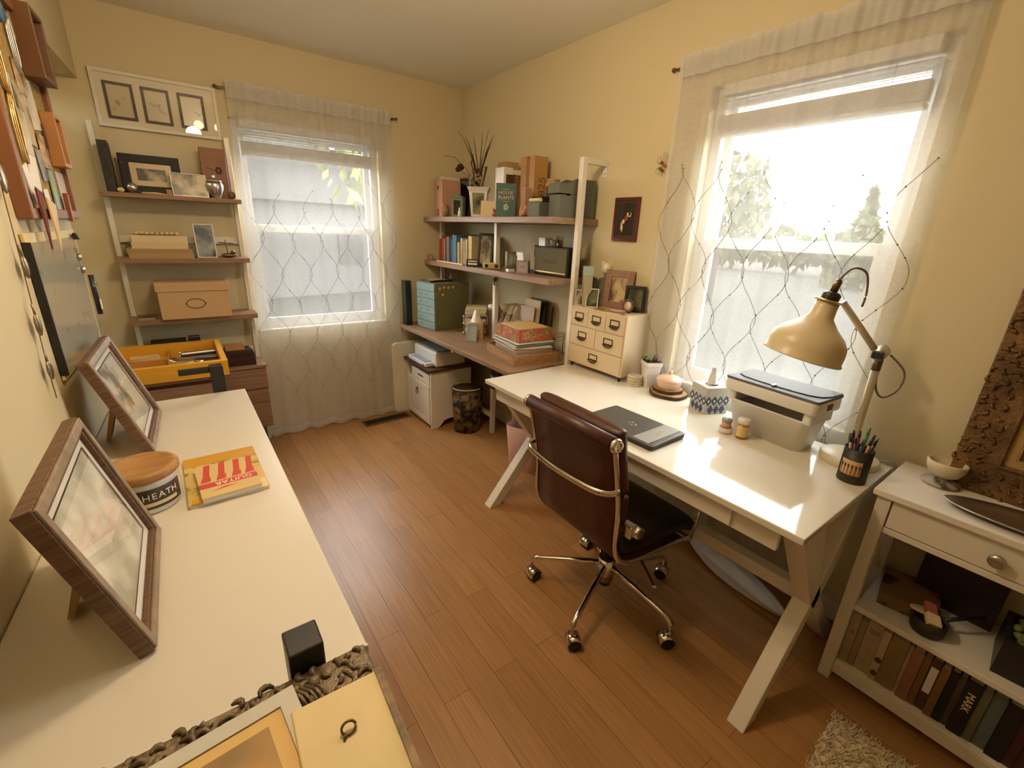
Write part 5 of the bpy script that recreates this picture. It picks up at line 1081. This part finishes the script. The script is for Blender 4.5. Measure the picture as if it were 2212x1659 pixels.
# ---- on the right wall
pframe('wall_picture', 'small maroon framed dancer picture on the wall above the chest', .165, .218, .016, (XR-.016, 1.69, 1.455), -PI/2, 0, .014, mat('maroon_frame', '5a211c', .4), mat('dark_grey_mount', '3d382f', .7), .014, mat('dark_stage_paper', '2c2019', .6))
pt = MB()
for (x, z, rx_, rz_, m) in ((.012, .135, .007, .009, 0), (.005, .115, .012, .014, 1), (-.012, .098, .010, .012, 0), (-.024, .075, .005, .022, 0), (-.016, .065, .004, .022, 0), (.024, .125, .012, .004, 0), (.034, .135, .003, .010, 0)): pt.ball((x, -.0012, z), (rx_, .0007, rz_), 10, m)
o = pt.build('dancer_print', [M_cream, mat('red_costume_print', 'a3483c', .6)], bpy.data.objects['wall_picture']); o.location = (0, .0035, 0)
t = thing('wire_ornament', 'gold wire butterfly ornament hung beside the curtain top', 'wall ornament', (XR-.012, 1.500, 1.81), -PI/2)
wb = MB(); 
for k in range(5): a = k*2*PI/5; wb.tube([(0, 0, 0), (.036*math.cos(a-.3), 0, .05*math.sin(a-.3)), (.042*math.cos(a), 0, .058*math.sin(a)), (.036*math.cos(a+.3), 0, .05*math.sin(a+.3)), (0, 0, 0)], .0012, 5)
wb.build('wire', M_gold, t)
for x, z, c in ((-.006, .012, M_brass), (.012, .0, M_red), (-.012, -.014, M_brass), (.002, -.022, M_brass)): MB().ball((x, -.003, z), (.007, .004, .007), 10).build('bead', c, t)
t = thing('plug_freshener', 'cream plug-in air freshener in the wall above the photo frames', 'air freshener', (XR, 1.775, 1.30), -PI/2)
MB().box(-.033, .033, -.005, 0, -.055, .055).build('socket_plate', M_cream, t, bev=.002); MB().ball((.01, -.035, .005), (.026, .032, .032), 16).build('body', M_whiteplastic, t); MB().ball((-.018, -.028, .022), (.016, .02, .024), 12).build('cap', M_cream, t); MB().cyl(.012, -.04, -.045, -.02, .012).build('vial', M_glasst, t)

# ================================================================== ON THE DESK
t = thing('laptop', 'closed dark grey laptop lying on the desk before the chair', 'laptop', (1.383, 1.030, DT), math.radians(1))
MB().prism(rrect(.215, .345, .012), .004, .014).build('base', M_blackp, t, bev=.001); MB().prism(rrect(.217, .347, .012), .0145, .021).build('lid', mat('dark_grey_lid', '55544f', .35, .3), t, bev=.0015)
MB().box(-.09, -.07, -.14, .14, 0, .004).box(.07, .09, -.14, .14, 0, .004).build('rubber_foot', M_black, t)
lg = MB(); lg.tube([(.013*math.sin(a), .018*math.cos(a), .0213) for a in [i*PI/14 for i in range(29)]], .0011, 5); l_ = lg.build('logo_ring', M_chrome, t); text('DELL', .011, M_chrome, l_, (0, 0, .0214), (0, 0, -PI/2), 'logo')
t = thing('plastic_ruler', 'clear grey plastic ruler card lying across the laptop lid', 'ruler', (1.388, .915, DT+.0215), math.radians(1))
MB().box(-.10, .10, -.036, .036, 0, .001).build('card', mat('frosted_plastic', '9a9c98', .3), t)
MB().tube([(-.012, -.004, .0013), (.0, -.012, .0013), (.012, .004, .0013), (.022, .010, .0013), (.03, .0, .0013)], .0022, 5).build('yellow_mark', mat('pale_yellow_print', 'd8d08a', .5), t)
hl = MB()
for k in range(7): hl.box(-.09+.03*k-.003, -.09+.03*k+.003, .024, .030, .0011, .0014)
hl.build('slot_mark', M_grey, t)
G = 'stacked white coasters'
for k in range(4):
    ob_ = MB().prism([(.040*math.cos(i*PI/4+.39), .040*math.sin(i*PI/4+.39)) for i in range(8)], 0, .0125)
    item('stone_coaster', ['lowest white coaster of the stack beside the drawer chest', 'second white coaster up in the stack beside the drawer chest', 'third white coaster up in the stack beside the drawer chest', 'topmost white coaster of the stack beside the drawer chest'][k], 'coaster', ob_, mat('white_marble', 'd5c9ae', .4, var=.08, vscale=20), (1.838+.002*(k % 2), 1.39, DT+.0135*k), math.radians(8*k), G, .003)
t = thing('square_planter', 'tall white square planter with small succulents by the drawer chest', 'planter', (1.885, 1.335, DT), math.radians(-30))
mb = MB(); taper(mb, .052, .078, 0, .118); taper(mb, .084, .086, .116, .137); mb.build('pot', M_whiteplastic, t, bev=.001); MB().box(-.038, .038, -.038, .038, .132, .1375).build('soil', M_browntop, t)
rnd = random.Random(8)
for k, (x, y) in enumerate(((-.018, -.010), (.016, -.014), (.0, .014), (.026, .02), (-.026, .02))):
    su = MB()
    for q in range(9): a = q*2.4; r = .012; su.ball((x+r*math.cos(a)*(1-q*.06), y+r*math.sin(a)*(1-q*.06), .142+q*.0022), (.006, .006, .009), 6)
    su.build('succulent', mat('succulent_green', '74805a', .5) if k % 2 == 0 else mat('succulent_plum', '6e6068', .5), t)
M_slice = mat('pale_wood_slice', 'b58d62', .6, var=.2, vscale=30); M_barkd = mat('dark_bark', '4f3a26', .9, var=.4, vscale=50, bump=.5, bscale=60)
def slicew(label, r, h, loc, seed, sy):
    rnd = random.Random(seed); t = thing('wood_slice', label, 'trivet', loc, seed*.7, 'stacked wood slices'); n = 36
    P_ = [(r*(1+.03*math.sin(i*.9)+rnd.uniform(-.012, .012))*math.cos(2*PI*i/n), r*sy*(1+.03*math.sin(i*.9))*math.sin(2*PI*i/n)) for i in range(n)]
    MB().prism(P_, 0, h).build('bark', M_barkd, t); MB().prism([(x*.95, y*.95) for x, y in P_], h, h+.0012).build('face', M_slice, t)
slicew('larger rough wood slice under the pink casserole on the desk', .092, .016, (1.868, 1.205, DT), 2, .95)
slicew('smaller rough wood slice directly beneath the pink casserole', .072, .016, (1.875, 1.215, DT+.0172), 5, .98)
t = thing('casserole_dish', 'pale pink lidded casserole on the wood slices', 'casserole', (1.873, 1.212, DT+.0345), 0)
M_cass = mat('pale_pink_ceramic', 'ddbfa6', .15, coat=.6)
MB().lathe([(0, 0), (.050, 0), (.056, .004), (.061, .034), (.062, .038), (0, .038)], 40).build('pot', M_cass, t); ld_ = MB().lathe([(.063, .038), (.064, .041), (.058, .050), (.040, .060), (.018, .065), (0, .066)], 40).build('lid', M_cass, t); MB().lathe([(0, .064), (.007, .064), (.006, .072), (.012, .079), (.009, .086), (0, .088)], 20).build('knob', M_cass, ld_)
t = thing('tissue_box', 'white tissue box with blue diamond print beside the casserole', 'tissue box', (1.853, .985, DT), math.radians(-24))
MB().box(-.058, .058, -.055, .055, 0, .122).build('carton', mat('pale_grey_white_card', 'b4b2a8', .6), t, bev=.002)
M_nav = mat('navy_print', '3c4460', .6); dm = MB()
for face in range(2):
    for k in range(4):
        c = -.0435+.029*k
        for z, rr in ((.062, .019), (.022, .018)):
            cc = c+(.0145 if z < .04 else 0)
            if abs(cc) > .05: continue
            for st, w_ in ((-2, .3), (-1, .7), (0, 1), (1, .7), (2, .3)):
                q = (cc-rr*.78*w_, cc+rr*.78*w_, z+st*.0080-.0040, z+st*.0080+.0040)
                if face == 0: dm.box(q[0], q[1], -.0556, -.055, q[2], q[3])
                else: dm.box(-.0586, -.058, q[0], q[1], q[2], q[3])
dm.build('diamond_print', M_nav, t)
dw = MB()
for face in range(2):
    for k in range(4):
        c = -.0435+.029*k; d_ = [(c-.006, .062), (c, .070), (c+.006, .062), (c, .054)]
        dw.add([((x, -.0558, z) if face == 0 else (-.0588, x, z)) for x, z in d_], [(0, 1, 2, 3)])
dw.build('diamond_centre', M_paper, t); MB().lathe([(.026, .1222), (.030, .1228), (.030, .1222)], 24).build('opening', M_paper, t)
MB().grid(lambda u, v: ((.026*(1-v*.65)+.004*math.sin(u*19)*v)*math.cos(u*6.283), (.012*(1-v*.4)+.003*math.sin(u*25))*math.sin(u*6.283), .122+.068*v+.006*math.sin(u*6.3)*v), 26, 8).build('tissue', M_paper, t)
# white storage bin with lid frame and a grey document wallet on it
t = thing('white_bin', 'large white plastic bin with open framed lid on the desk', 'storage bin', (1.815, .690, DT), math.radians(-5))
M_bin = mat('white_bin_plastic', (.76, .73, .67), .3)
def loft(mb, secs, m=0, close=True):
    k = len(secs[0][0]); v = []
    for P_, z in secs: v += [(x, y, z) for x, y in P_]
    mb.add(v, [(r*k+i, r*k+(i+1) % k, (r+1)*k+(i+1) % k, (r+1)*k+i) for r in range(len(secs)-1) for i in range(k)], m, True)
    if close: mb.add(v[:k], [tuple(range(k-1, -1, -1))], m)
    return mb
b_ = MB(); loft(b_, [(rrect(.125, .275, .03), 0), (rrect(.150, .315, .032), .118), (rrect(.158, .322, .032), .121), (rrect(.158, .322, .032), .126), (rrect(.146, .310, .03), .126), (rrect(.120, .27, .03), .006)]); b_.build('tub', M_bin, t)
l_ = MB(); loft(l_, [(rrect(.182, .350, .02), .162), (rrect(.186, .354, .02), .166), (rrect(.186, .354, .02), .202), (rrect(.182, .350, .02), .205), (rrect(.02, .02, .008), .205)], close=True)
l_.build('lid', M_bin, t)
for sy in (-1, 1): MB().prism(rrect(.155, .034, .012, 4, 0, sy*.147), .12, .166).build('lid_clip', M_bin, t)
MB().prism(rrect(.010, .26, .004), .122, .164, 0, Matrix.Translation((.075, 0, 0))).build('back_wall', M_bin, t)
MB().box(.0-.02, .02, -.1775, -.1767, .172, .196).build('side_sticker', M_browntop, t)
t = thing('document_wallet', 'slate grey document wallet with flap lying on the white bin', 'wallet', (1.817, .690, DT+.2055), math.radians(-5))
M_wal = mat('slate_grey_leatherette', '626264', .6, spec=.3); MB().prism(rrect(.180, .352, .006), 0, .010).build('body', M_wal, t, bev=.002)
fp = [(.088, -.172), (.088, .172), (.03, .172)]+[(-.052+.016*(1-math.cos(a))*0-.0*a+.082*(1-math.sin(PI/2-0))*0+.0, 0) for a in []]
fp = [(.088, -.172), (.088, .150)]+[(.0+.06*math.cos(a)-.0, .110+.045*math.sin(a)) for a in [PI/2*.0+i*PI/2/6 for i in range(2, 7)]]+[(-.030, .140), (-.050, .110), (-.056, .07), (-.058, 0), (-.056, -.08), (-.050, -.125), (-.030, -.155), (0, -.170)]
fp = [(.088, -.172), (.088, .172), (.01, .170), (-.030, .155), (-.048, .125), (-.056, .07), (-.058, 0), (-.056, -.07), (-.048, -.125), (-.030, -.155), (.01, -.170)]
MB().prism(fp, .010, .0145).build('flap', M_wal, t, bev=.001); pi_ = MB().tube([(x, y, .0105) for x, y in fp[2:]], .0016, 6).build('flap_edge', M_black, t); MB().box(-.072, -.046, -.006, .006, .0145, .019).build('clasp', M_steel, t, bev=.002)
t = thing('small_pot', 'round white cup pot with pink jar stacked in it before the bin', 'pot', (1.685, .805, DT)); MB().lathe([(0, 0), (.020, 0), (.026, .006), (.027, .024), (.024, .024), (.022, .008), (0, .008)], 26).build('cup', M_whiteplastic, t)
t = thing('pink_jar', 'small pink jar with grey lid standing in the white cup pot', 'jar', (1.685, .805, DT+.008)); MB().lathe([(0, 0), (.018, 0), (.018, .040), (0, .040)], 24).build('jar', mat('pink_jar_glass', 'c98f84', .3), t); MB().lathe([(0, .040), (.0195, .040), (.0195, .050), (0, .051)], 24).build('lid', M_grey, t)
t = thing('pill_bottle', 'orange pill bottle with white cap and yellow label by the bin', 'pill bottle', (1.690, .742, DT)); MB().lathe([(0, 0), (.0205, 0), (.0205, .062), (0, .062)], 26).build('bottle', mat('amber_plastic', 'c07838', .25), t); MB().lathe([(0, .062), (.023, .062), (.023, .080), (.020, .082), (0, .082)], 30).build('cap', M_whiteplastic, t); MB().lathe([(.0209, .010), (.0209, .052)], 26, cap=False).build('label', mat('yellow_cream_label', 'd9bf7c', .6), t)
# lamp
t = thing('desk_lamp', 'cream jointed desk lamp with a bell shade by the window', 'desk lamp', (1.835, .428, DT))
M_lamp = mat('cream_lamp_enamel', 'd6c6a2', .35); M_lampw = mat('off_white_enamel', 'd3c7ae', .35)
MB().lathe([(0, 0), (.086, 0), (.088, .003), (.088, .022), (.083, .026), (.02, .030), (0, .030)], 44).build('base', M_lampw, t)
J = Vector((.010, .004, .398)); MB().tube([(0, 0, .028), J-Vector((0, 0, .03))], .0115, 16).build('pole', M_lampw, t)
MB().tube([J-Vector((0, 0, .06)), J-Vector((0, 0, .02))], .0135, 14).build('pole_collar', M_brass, t)
jn = MB().lathe([(0, -.022), (.020, -.022), (.021, -.018), (.021, .018), (.020, .022), (0, .022)], 24, 0, Matrix.Translation(J) @ Matrix.Rotation(math.radians(75), 4, 'Y') @ Matrix.Rotation(0, 4, 'X')).build('joint', M_steel, t)
MB().box(J.x-.03, J.x+.012, J.y-.016, J.y+.016, J.z-.018, J.z+.008).build('joint_block', M_blackp, jn, bev=.003)
SH = Vector((-.112, .155, .555)); AE = SH+Vector((.030, -.035, .0))
MB().tube([J+Vector((-.005, .01, .0)), AE], .0105, 14).build('arm', M_lampw, t)
Ts = Matrix.Translation((SH.x-.022, SH.y-.012, SH.z)) @ Matrix.Rotation(math.radians(9), 4, 'X') @ Matrix.Rotation(math.radians(8), 4, 'Y')
s_ = MB().lathe([(.033, 0), (.034, -.02), (.037, -.05), (.062, -.078), (.095, -.105), (.111, -.128), (.116, -.152), (.117, -.182), (.121, -.186), (.121, -.190), (.115, -.190), (.113, -.152), (.108, -.13), (.092, -.109), (.034, -.052), (.031, 0)], 48, 0, Ts).build('shade', M_lamp, t)
MB().lathe([(.0, -.001), (.036, -.001), (.043, .0), (.043, .005), (.03, .006), (0, .006)], 32, 0, Ts).build('shade_collar', M_gold, s_)
MB().lathe([(0, .004), (.026, .004), (.027, .024), (.020, .032), (0, .032)], 20, 0, Ts).lathe([(.011, .03), (.011, .066), (.006, .074), (0, .074)], 14, 1, Ts).build('socket', [mat('dark_navy_plastic', '23242c', .4), M_brass], s_)
wi = MB()
for s in (-1, 1): wi.tube([(s*.036, 0, .004), (s*.034, 0, .052), (s*.026, 0, .060), (0, 0, .062)], .0012, 5, T=Ts)
wi.build('socket_wire', M_steel, s_)
top = Ts @ Vector((0, 0, .074))
cd = smooth_path([top, top+Vector((.03, -.02, .035)), top+Vector((.075, -.045, .02)), top+Vector((.088, -.055, -.04)), (AE.x+.035, AE.y-.045, AE.z-.012)], 6); MB().tube(cd, .0035, 8).build('cord', mat('mauve_grey_cord', '7d6f66', .6), t)
cd = smooth_path([J+Vector((0, -.004, -.045)), J+Vector((.006, -.014, -.12)), J+Vector((.022, -.036, -.150)), J+Vector((.040, -.066, -.115)), J+Vector((.040, -.066, -.055)), J+Vector((.014, -.024, -.004))], 7); MB().tube(cd, .0035, 8).build('slack_cord', _M['mauve_grey_cord'], t)
t = thing('pen_cup', 'black leather pen cup with a winter tree picture on the desk', 'pen cup', (1.690, .372, DT), math.radians(-92))
MB().lathe([(0, 0), (.039, 0), (.040, .003), (.040, .115), (.037, .115), (.036, .006), (0, .006)], 36).build('cup', mat('black_leather_cup', '262522', .5, bump=.15, bscale=150), t)
MB().grid(lambda u, v: (.0406*math.sin(-.75+u*1.5), -.0406*math.cos(-.75+u*1.5), .030+v*.050), 16, 1).build('picture', mat('orange_dusk_print', 'b8703c', .5, col2='d3b48a', vscale=9), t)
tr = MB()
for k in range(6):
    a = -.62+k*.25
    for (za, zb, da) in ((.032, .068, 0), (.052, .064, .06), (.052, .066, -.06)): tr.tube([(.0412*math.sin(a), -.0412*math.cos(a), za), (.0412*math.sin(a+da), -.0412*math.cos(a+da), zb)], .0006, 4)
tr.build('tree_print', M_ink, t)
G = 'pens in the black cup'; rnd = random.Random(12)
pens = [('3f7a4a', 'green pen sticking highest out of the black cup'), ('7a2f44', 'dark red pen leaning to the front of the black cup'), ('2b3a4e', 'navy pen standing in the middle of the black cup'), ('1e1e22', 'black pen beside the green one in the black cup'), ('b9a58c', 'pale cream pencil in the black cup, window side'), ('5a3a52', 'plum pen leaning out of the black cup'), ('2c4a44', 'dark teal pen behind the navy pen in the cup'), ('c7803c', 'orange tipped pencil near the rim of the black cup'), ('3a2c26', 'dark brown pen at the back of the black cup'), ('6a6a72', 'grey metal pen on the outer side of the cup'), ('8c4a5c', 'pinkish pen next to the plum pen in the cup')]
for k, (c, lb) in enumerate(pens):
    a = k*2*PI/len(pens); r0, r1 = .012, .029; L_ = .148+.012*rnd.random()+(.018 if k == 0 else 0)
    p0 = Vector((r0*math.cos(a), r0*math.sin(a), .007)); d_ = Vector(((r1-r0)*math.cos(a), (r1-r0)*math.sin(a), .108)).normalized()
    t = thing('pen', lb, 'pen', (1.690, .372, DT), 0, G)
    MB().tube([p0, p0+d_*L_*.86], .0042, 8).build('barrel', mat('pen_%s' % c, c, .35), t); MB().tube([p0+d_*L_*.86, p0+d_*L_], [.0046, .003], 8).build('cap', M_black if k % 3 else mat('pen_%s' % c, c, .35), t)
item('desk_cable', 'grey lamp cable dropping over the back corner of the desk', 'cable', MB().tube(smooth_path([(1.90, .37, DT+.004), (1.925, .335, DT+.010), (1.935, .310, DT-.02), (1.938, .305, .5), (1.94, .31, .02)], 6), .0045, 8), M_grey)

# ================================================================== CONSOLE
KT = .77
M_marb = mat('white_veined_marble', 'cfc3a6', .35, col2='8d8576', vscale=10, lo=.22, hi=.34)
t = thing('marble_bowl', 'white marble bowl perched on a veined stone foot on the console', 'bowl', (1.868, .188, KT), 0)
MB().lathe([(0, 0), (.044, 0), (.050, .006), (.046, .012), (.022, .018), (.018, .026), (0, .026)], 36).build('stone_foot', mat('grey_veined_marble', 'a29a90', .35, col2='4a4440', vscale=26, lo=.38, hi=.46), t)
MB().lathe([(0, .0265), (.022, .0265), (.036, .034), (.047, .054), (.050, .076), (.045, .078), (.042, .060), (.032, .044), (0, .038)], 40, 0, Matrix.Rotation(math.radians(3), 4, 'Y')).build('bowl', M_marb, t)
t = thing('silver_platter', 'long oval silver platter lying on the console', 'platter', (1.768, -.085, KT), math.radians(7))
MB().lathe([(0, .004), (.62, .004), (.70, .007), (.98, .014), (1.0, .017), (.98, .0185), (.70, .011), (.62, .008), (0, .008)], 56, 0, None, True, .078, .245).lathe([(.5, 0), (.6, 0), (.6, .006), (.5, .006)], 40, 0, None, True, .078, .245).build('dish', M_steel, t)
t = thing('gilt_frame', 'tall carved gilt picture frame leaning on the wall over the console', 'picture frame', (1.905, -.165, KT), 0, rot=(-math.radians(6.2), 0, -PI/2))
FW, FH, fw = .70, .72, .105
MB().frame(FW, FH, fw, -.012, .022).build('frame', M_ornate2, t, bev=.004)
MB().frame(FW-2*fw+.004, FH-2*fw+.004, .022, -.004, .016, z0=fw-.002).build('liner', mat('pale_linen_liner', 'a88a58', .6), t)
MB().frame(FW-2*fw-.038, FH-2*fw-.038, .006, -.001, .012, z0=fw+.019).build('gold_slip', M_gold, t)
MB().box(-.23, .23, .010, .012, fw+.02, FH-fw-.02).build('mount', mat('dusty_rose_mount', '8a6a52', .7), t)
MB().box(-.15, .15, .008, .010, fw+.10, FH-fw-.10).build('picture', mat('dark_landscape_print', '3a3f2c', .5, col2='1c1a14', vscale=9), t)
cv = MB(); rnd = random.Random(15)
for fn, l0, l1 in ((lambda s, q: (Vector((s, -.012, fw*q)), X_, Z_, -Y_), -FW/2+.01, FW/2-.01), (lambda s, q: (Vector((-FW/2+fw*q, -.012, s)), X_, Z_, -Y_), .09, FH-.02), (lambda s, q: (Vector((s, -.012, FH-fw*q)), X_, Z_, -Y_), -FW/2+.08, FW/2-.01)):
    scrolls(cv, fn, l0, l1, rnd, .026, (.12, .34, .58), .009, .017, .009)
cv.build('carving', M_ornate2, t)
rl = MB().box(-FW/2+fw*.86, FW/2-fw*.86, -.018, -.012, fw*.90, fw*.97).box(-FW/2+fw*.90, -FW/2+fw*.97, -.018, -.012, fw*.86, FH-fw*.86); rl.build('inner_bead', M_ornate2, t, bev=.002)
# shelf with game box, pan, dark box
KZ = KS1
t = thing('painted_box', 'dark box painted with tan and red figures lying on the console shelf', 'box', (1.845, .155, KZ), math.radians(10))
MB().box(-.09, .09, -.075, .075, 0, .045).build('body', mat('dark_painted_lid', '2a1410', .5, col2='7a5a32', vscale=14, lo=.56, hi=.62, detail=1), t, bev=.002)
MB().add([(-.0905, -.06, .004), (-.0905, -.03, .042), (-.0905, -.022, .042), (-.0905, -.05, .004)], [(0, 1, 2, 3)]).add([(-.0905, .02, .004), (-.0905, -.02, .042), (-.0905, -.012, .042), (-.0905, .03, .004)], [(0, 1, 2, 3)]).build('cross_print', mat('tan_print', '8f7038', .6), t)
bx('game_box', 'dark red board game box standing at the back of the console shelf', 'box', .05, .20, .20, (1.925, .06, KZ), 0, mat('dark_maroon_box', '2d0f0c', .5, col2='140a08', vscale=6))
t = thing('sauce_pan', 'small dark speckled saucepan with long handle on the console shelf', 'saucepan', (1.735, .082, KZ), 0)
MB().lathe([(0, 0), (.038, 0), (.043, .008), (.044, .05), (.041, .05), (.039, .008), (0, .006)], 32).build('pan', mat('dark_speckled_iron', '332a1e', .6, var=.5, vscale=80), t); MB().tube([(.034, -.024, .042), (.085, -.062, .052), (.135, -.100, .058)], .0065, 8).build('handle', M_black, t)
t = thing('pink_brush', 'cream bristle brush with pink handle resting in the saucepan', 'brush', (1.735, .082, KZ+.055), 0, rot=(math.radians(14), math.radians(-20), math.radians(25)))
MB().box(-.034, .006, -.018, .018, -.006, .014).build('bristle', M_cream, t, bev=.003); MB().box(.006, .046, -.016, .016, -.004, .012).build('handle', mat('dusty_rose_handle', 'a85a60', .5), t, bev=.004)
item('spoon_rest', 'pale oval spoon rest lying in the saucepan behind the brush', 'spoon rest', MB().ball((0, 0, 0), (.020, .03, .006), 14), M_cream, (1.752, .108, KZ+.052), .3)
t = thing('dark_planter', 'black open box with a green plant at the end of the console shelf', 'planter', (1.80, -.125, KZ), math.radians(4))
MB().frame(.17, .13, .012, -.065, .065, 0, Matrix.Translation((0, -.065, .05)) @ Matrix.Rotation(-PI/2, 4, 'X')).build('rim', M_black, t)
MB().box(-.083, .083, -.063, .063, 0, .10).build('box', mat('gold_speckled_black', '55482a', .5, col2='17130c', vscale=90), t)
mo = MB(); rnd = random.Random(21)
for q in range(60): mo.ball((rnd.uniform(-.06, .06), rnd.uniform(-.045, .045), .105+rnd.uniform(0, .02)), rnd.uniform(.008, .014), 6)
mo.build('moss', mat('pale_green_moss', '7f8d4e', .9, var=.3, vscale=50), t)
G = 'books on the low console shelf'
low = [('a89a7c', .026, .205, 'pale spine with red mark at the open end of the low shelf'), ('998c70', .018, .20, 'thin pale spine second on the low console shelf'), ('b3a284', .044, .21, 'thick pale lettered spine third on the low console shelf'), ('bfb08e', .020, .205, 'cream spine with brown seals on the low console shelf'), ('8a7348', .046, .205, 'thick tan spine on the low console shelf'), ('b49f80', .010, .20, 'thin cream spine next to the thick tan one'), ('8f6450', .028, .20, 'dusty pink spine on the low console shelf'), ('7c5c3c', .018, .195, 'brown spine next to the dusty pink one'), ('4b3626', .024, .20, 'brown spine with a white title panel on the low shelf'), ('7a5c28', .020, .195, 'ochre spine on the low console shelf'), ('14120f', .020, .20, 'black spine after the ochre one on the low shelf'), ('4a4026', .016, .195, 'olive gold spine on the low console shelf'), ('16120f', .034, .205, 'black spine with big cream title MARK on the low shelf'), ('5d5a44', .020, .20, 'olive grey spine after the titled black one'), ('5a6464', .030, .20, 'blue grey mottled spine on the low console shelf'), ('0f0d0c', .034, .205, 'wide black spine near the frame edge of the shelf'), ('3a1510', .022, .195, 'dark red titled spine on the low console shelf'), ('421a14', .028, .19, 'plain dark red spine on the low console shelf')]
y = KY1-.038
for k, (c, th, h, lb) in enumerate(low):
    o = spine_book('shelf_book', lb, 1.688+.004*(k % 3), y, th-.001, .16, h, KS2, c, G)
    if k == 12: text('MARK', .026, M_cream, o, (-.0008, -th/2, h*.62), (PI/2, PI/2, -PI/2), 'title')
    if k == 0: MB().box(-.0008, 0, -.017, -.010, .125, .14).build('red_mark', M_red, o)
    if k == 2:
        for z in (.165, .175): MB().box(-.0008, 0, -.036, -.008, z, z+.002).build('rule_line', M_ink, o)
    if k == 3:
        for z in (.03, .085): MB().ball((0, -.010, z), (.0012, .009, .011), 12).build('brown_seal', M_browntop, o)
    if k == 8: MB().box(-.0008, 0, -.021, -.003, .07, .17).build('title_panel', M_paper, o)
    y -= th
t = bx('paper_bag', 'white paper package at the end of the low console shelf', 'package', .13, .07, .10, (1.76, y-.045, KS2), 0, M_paper)
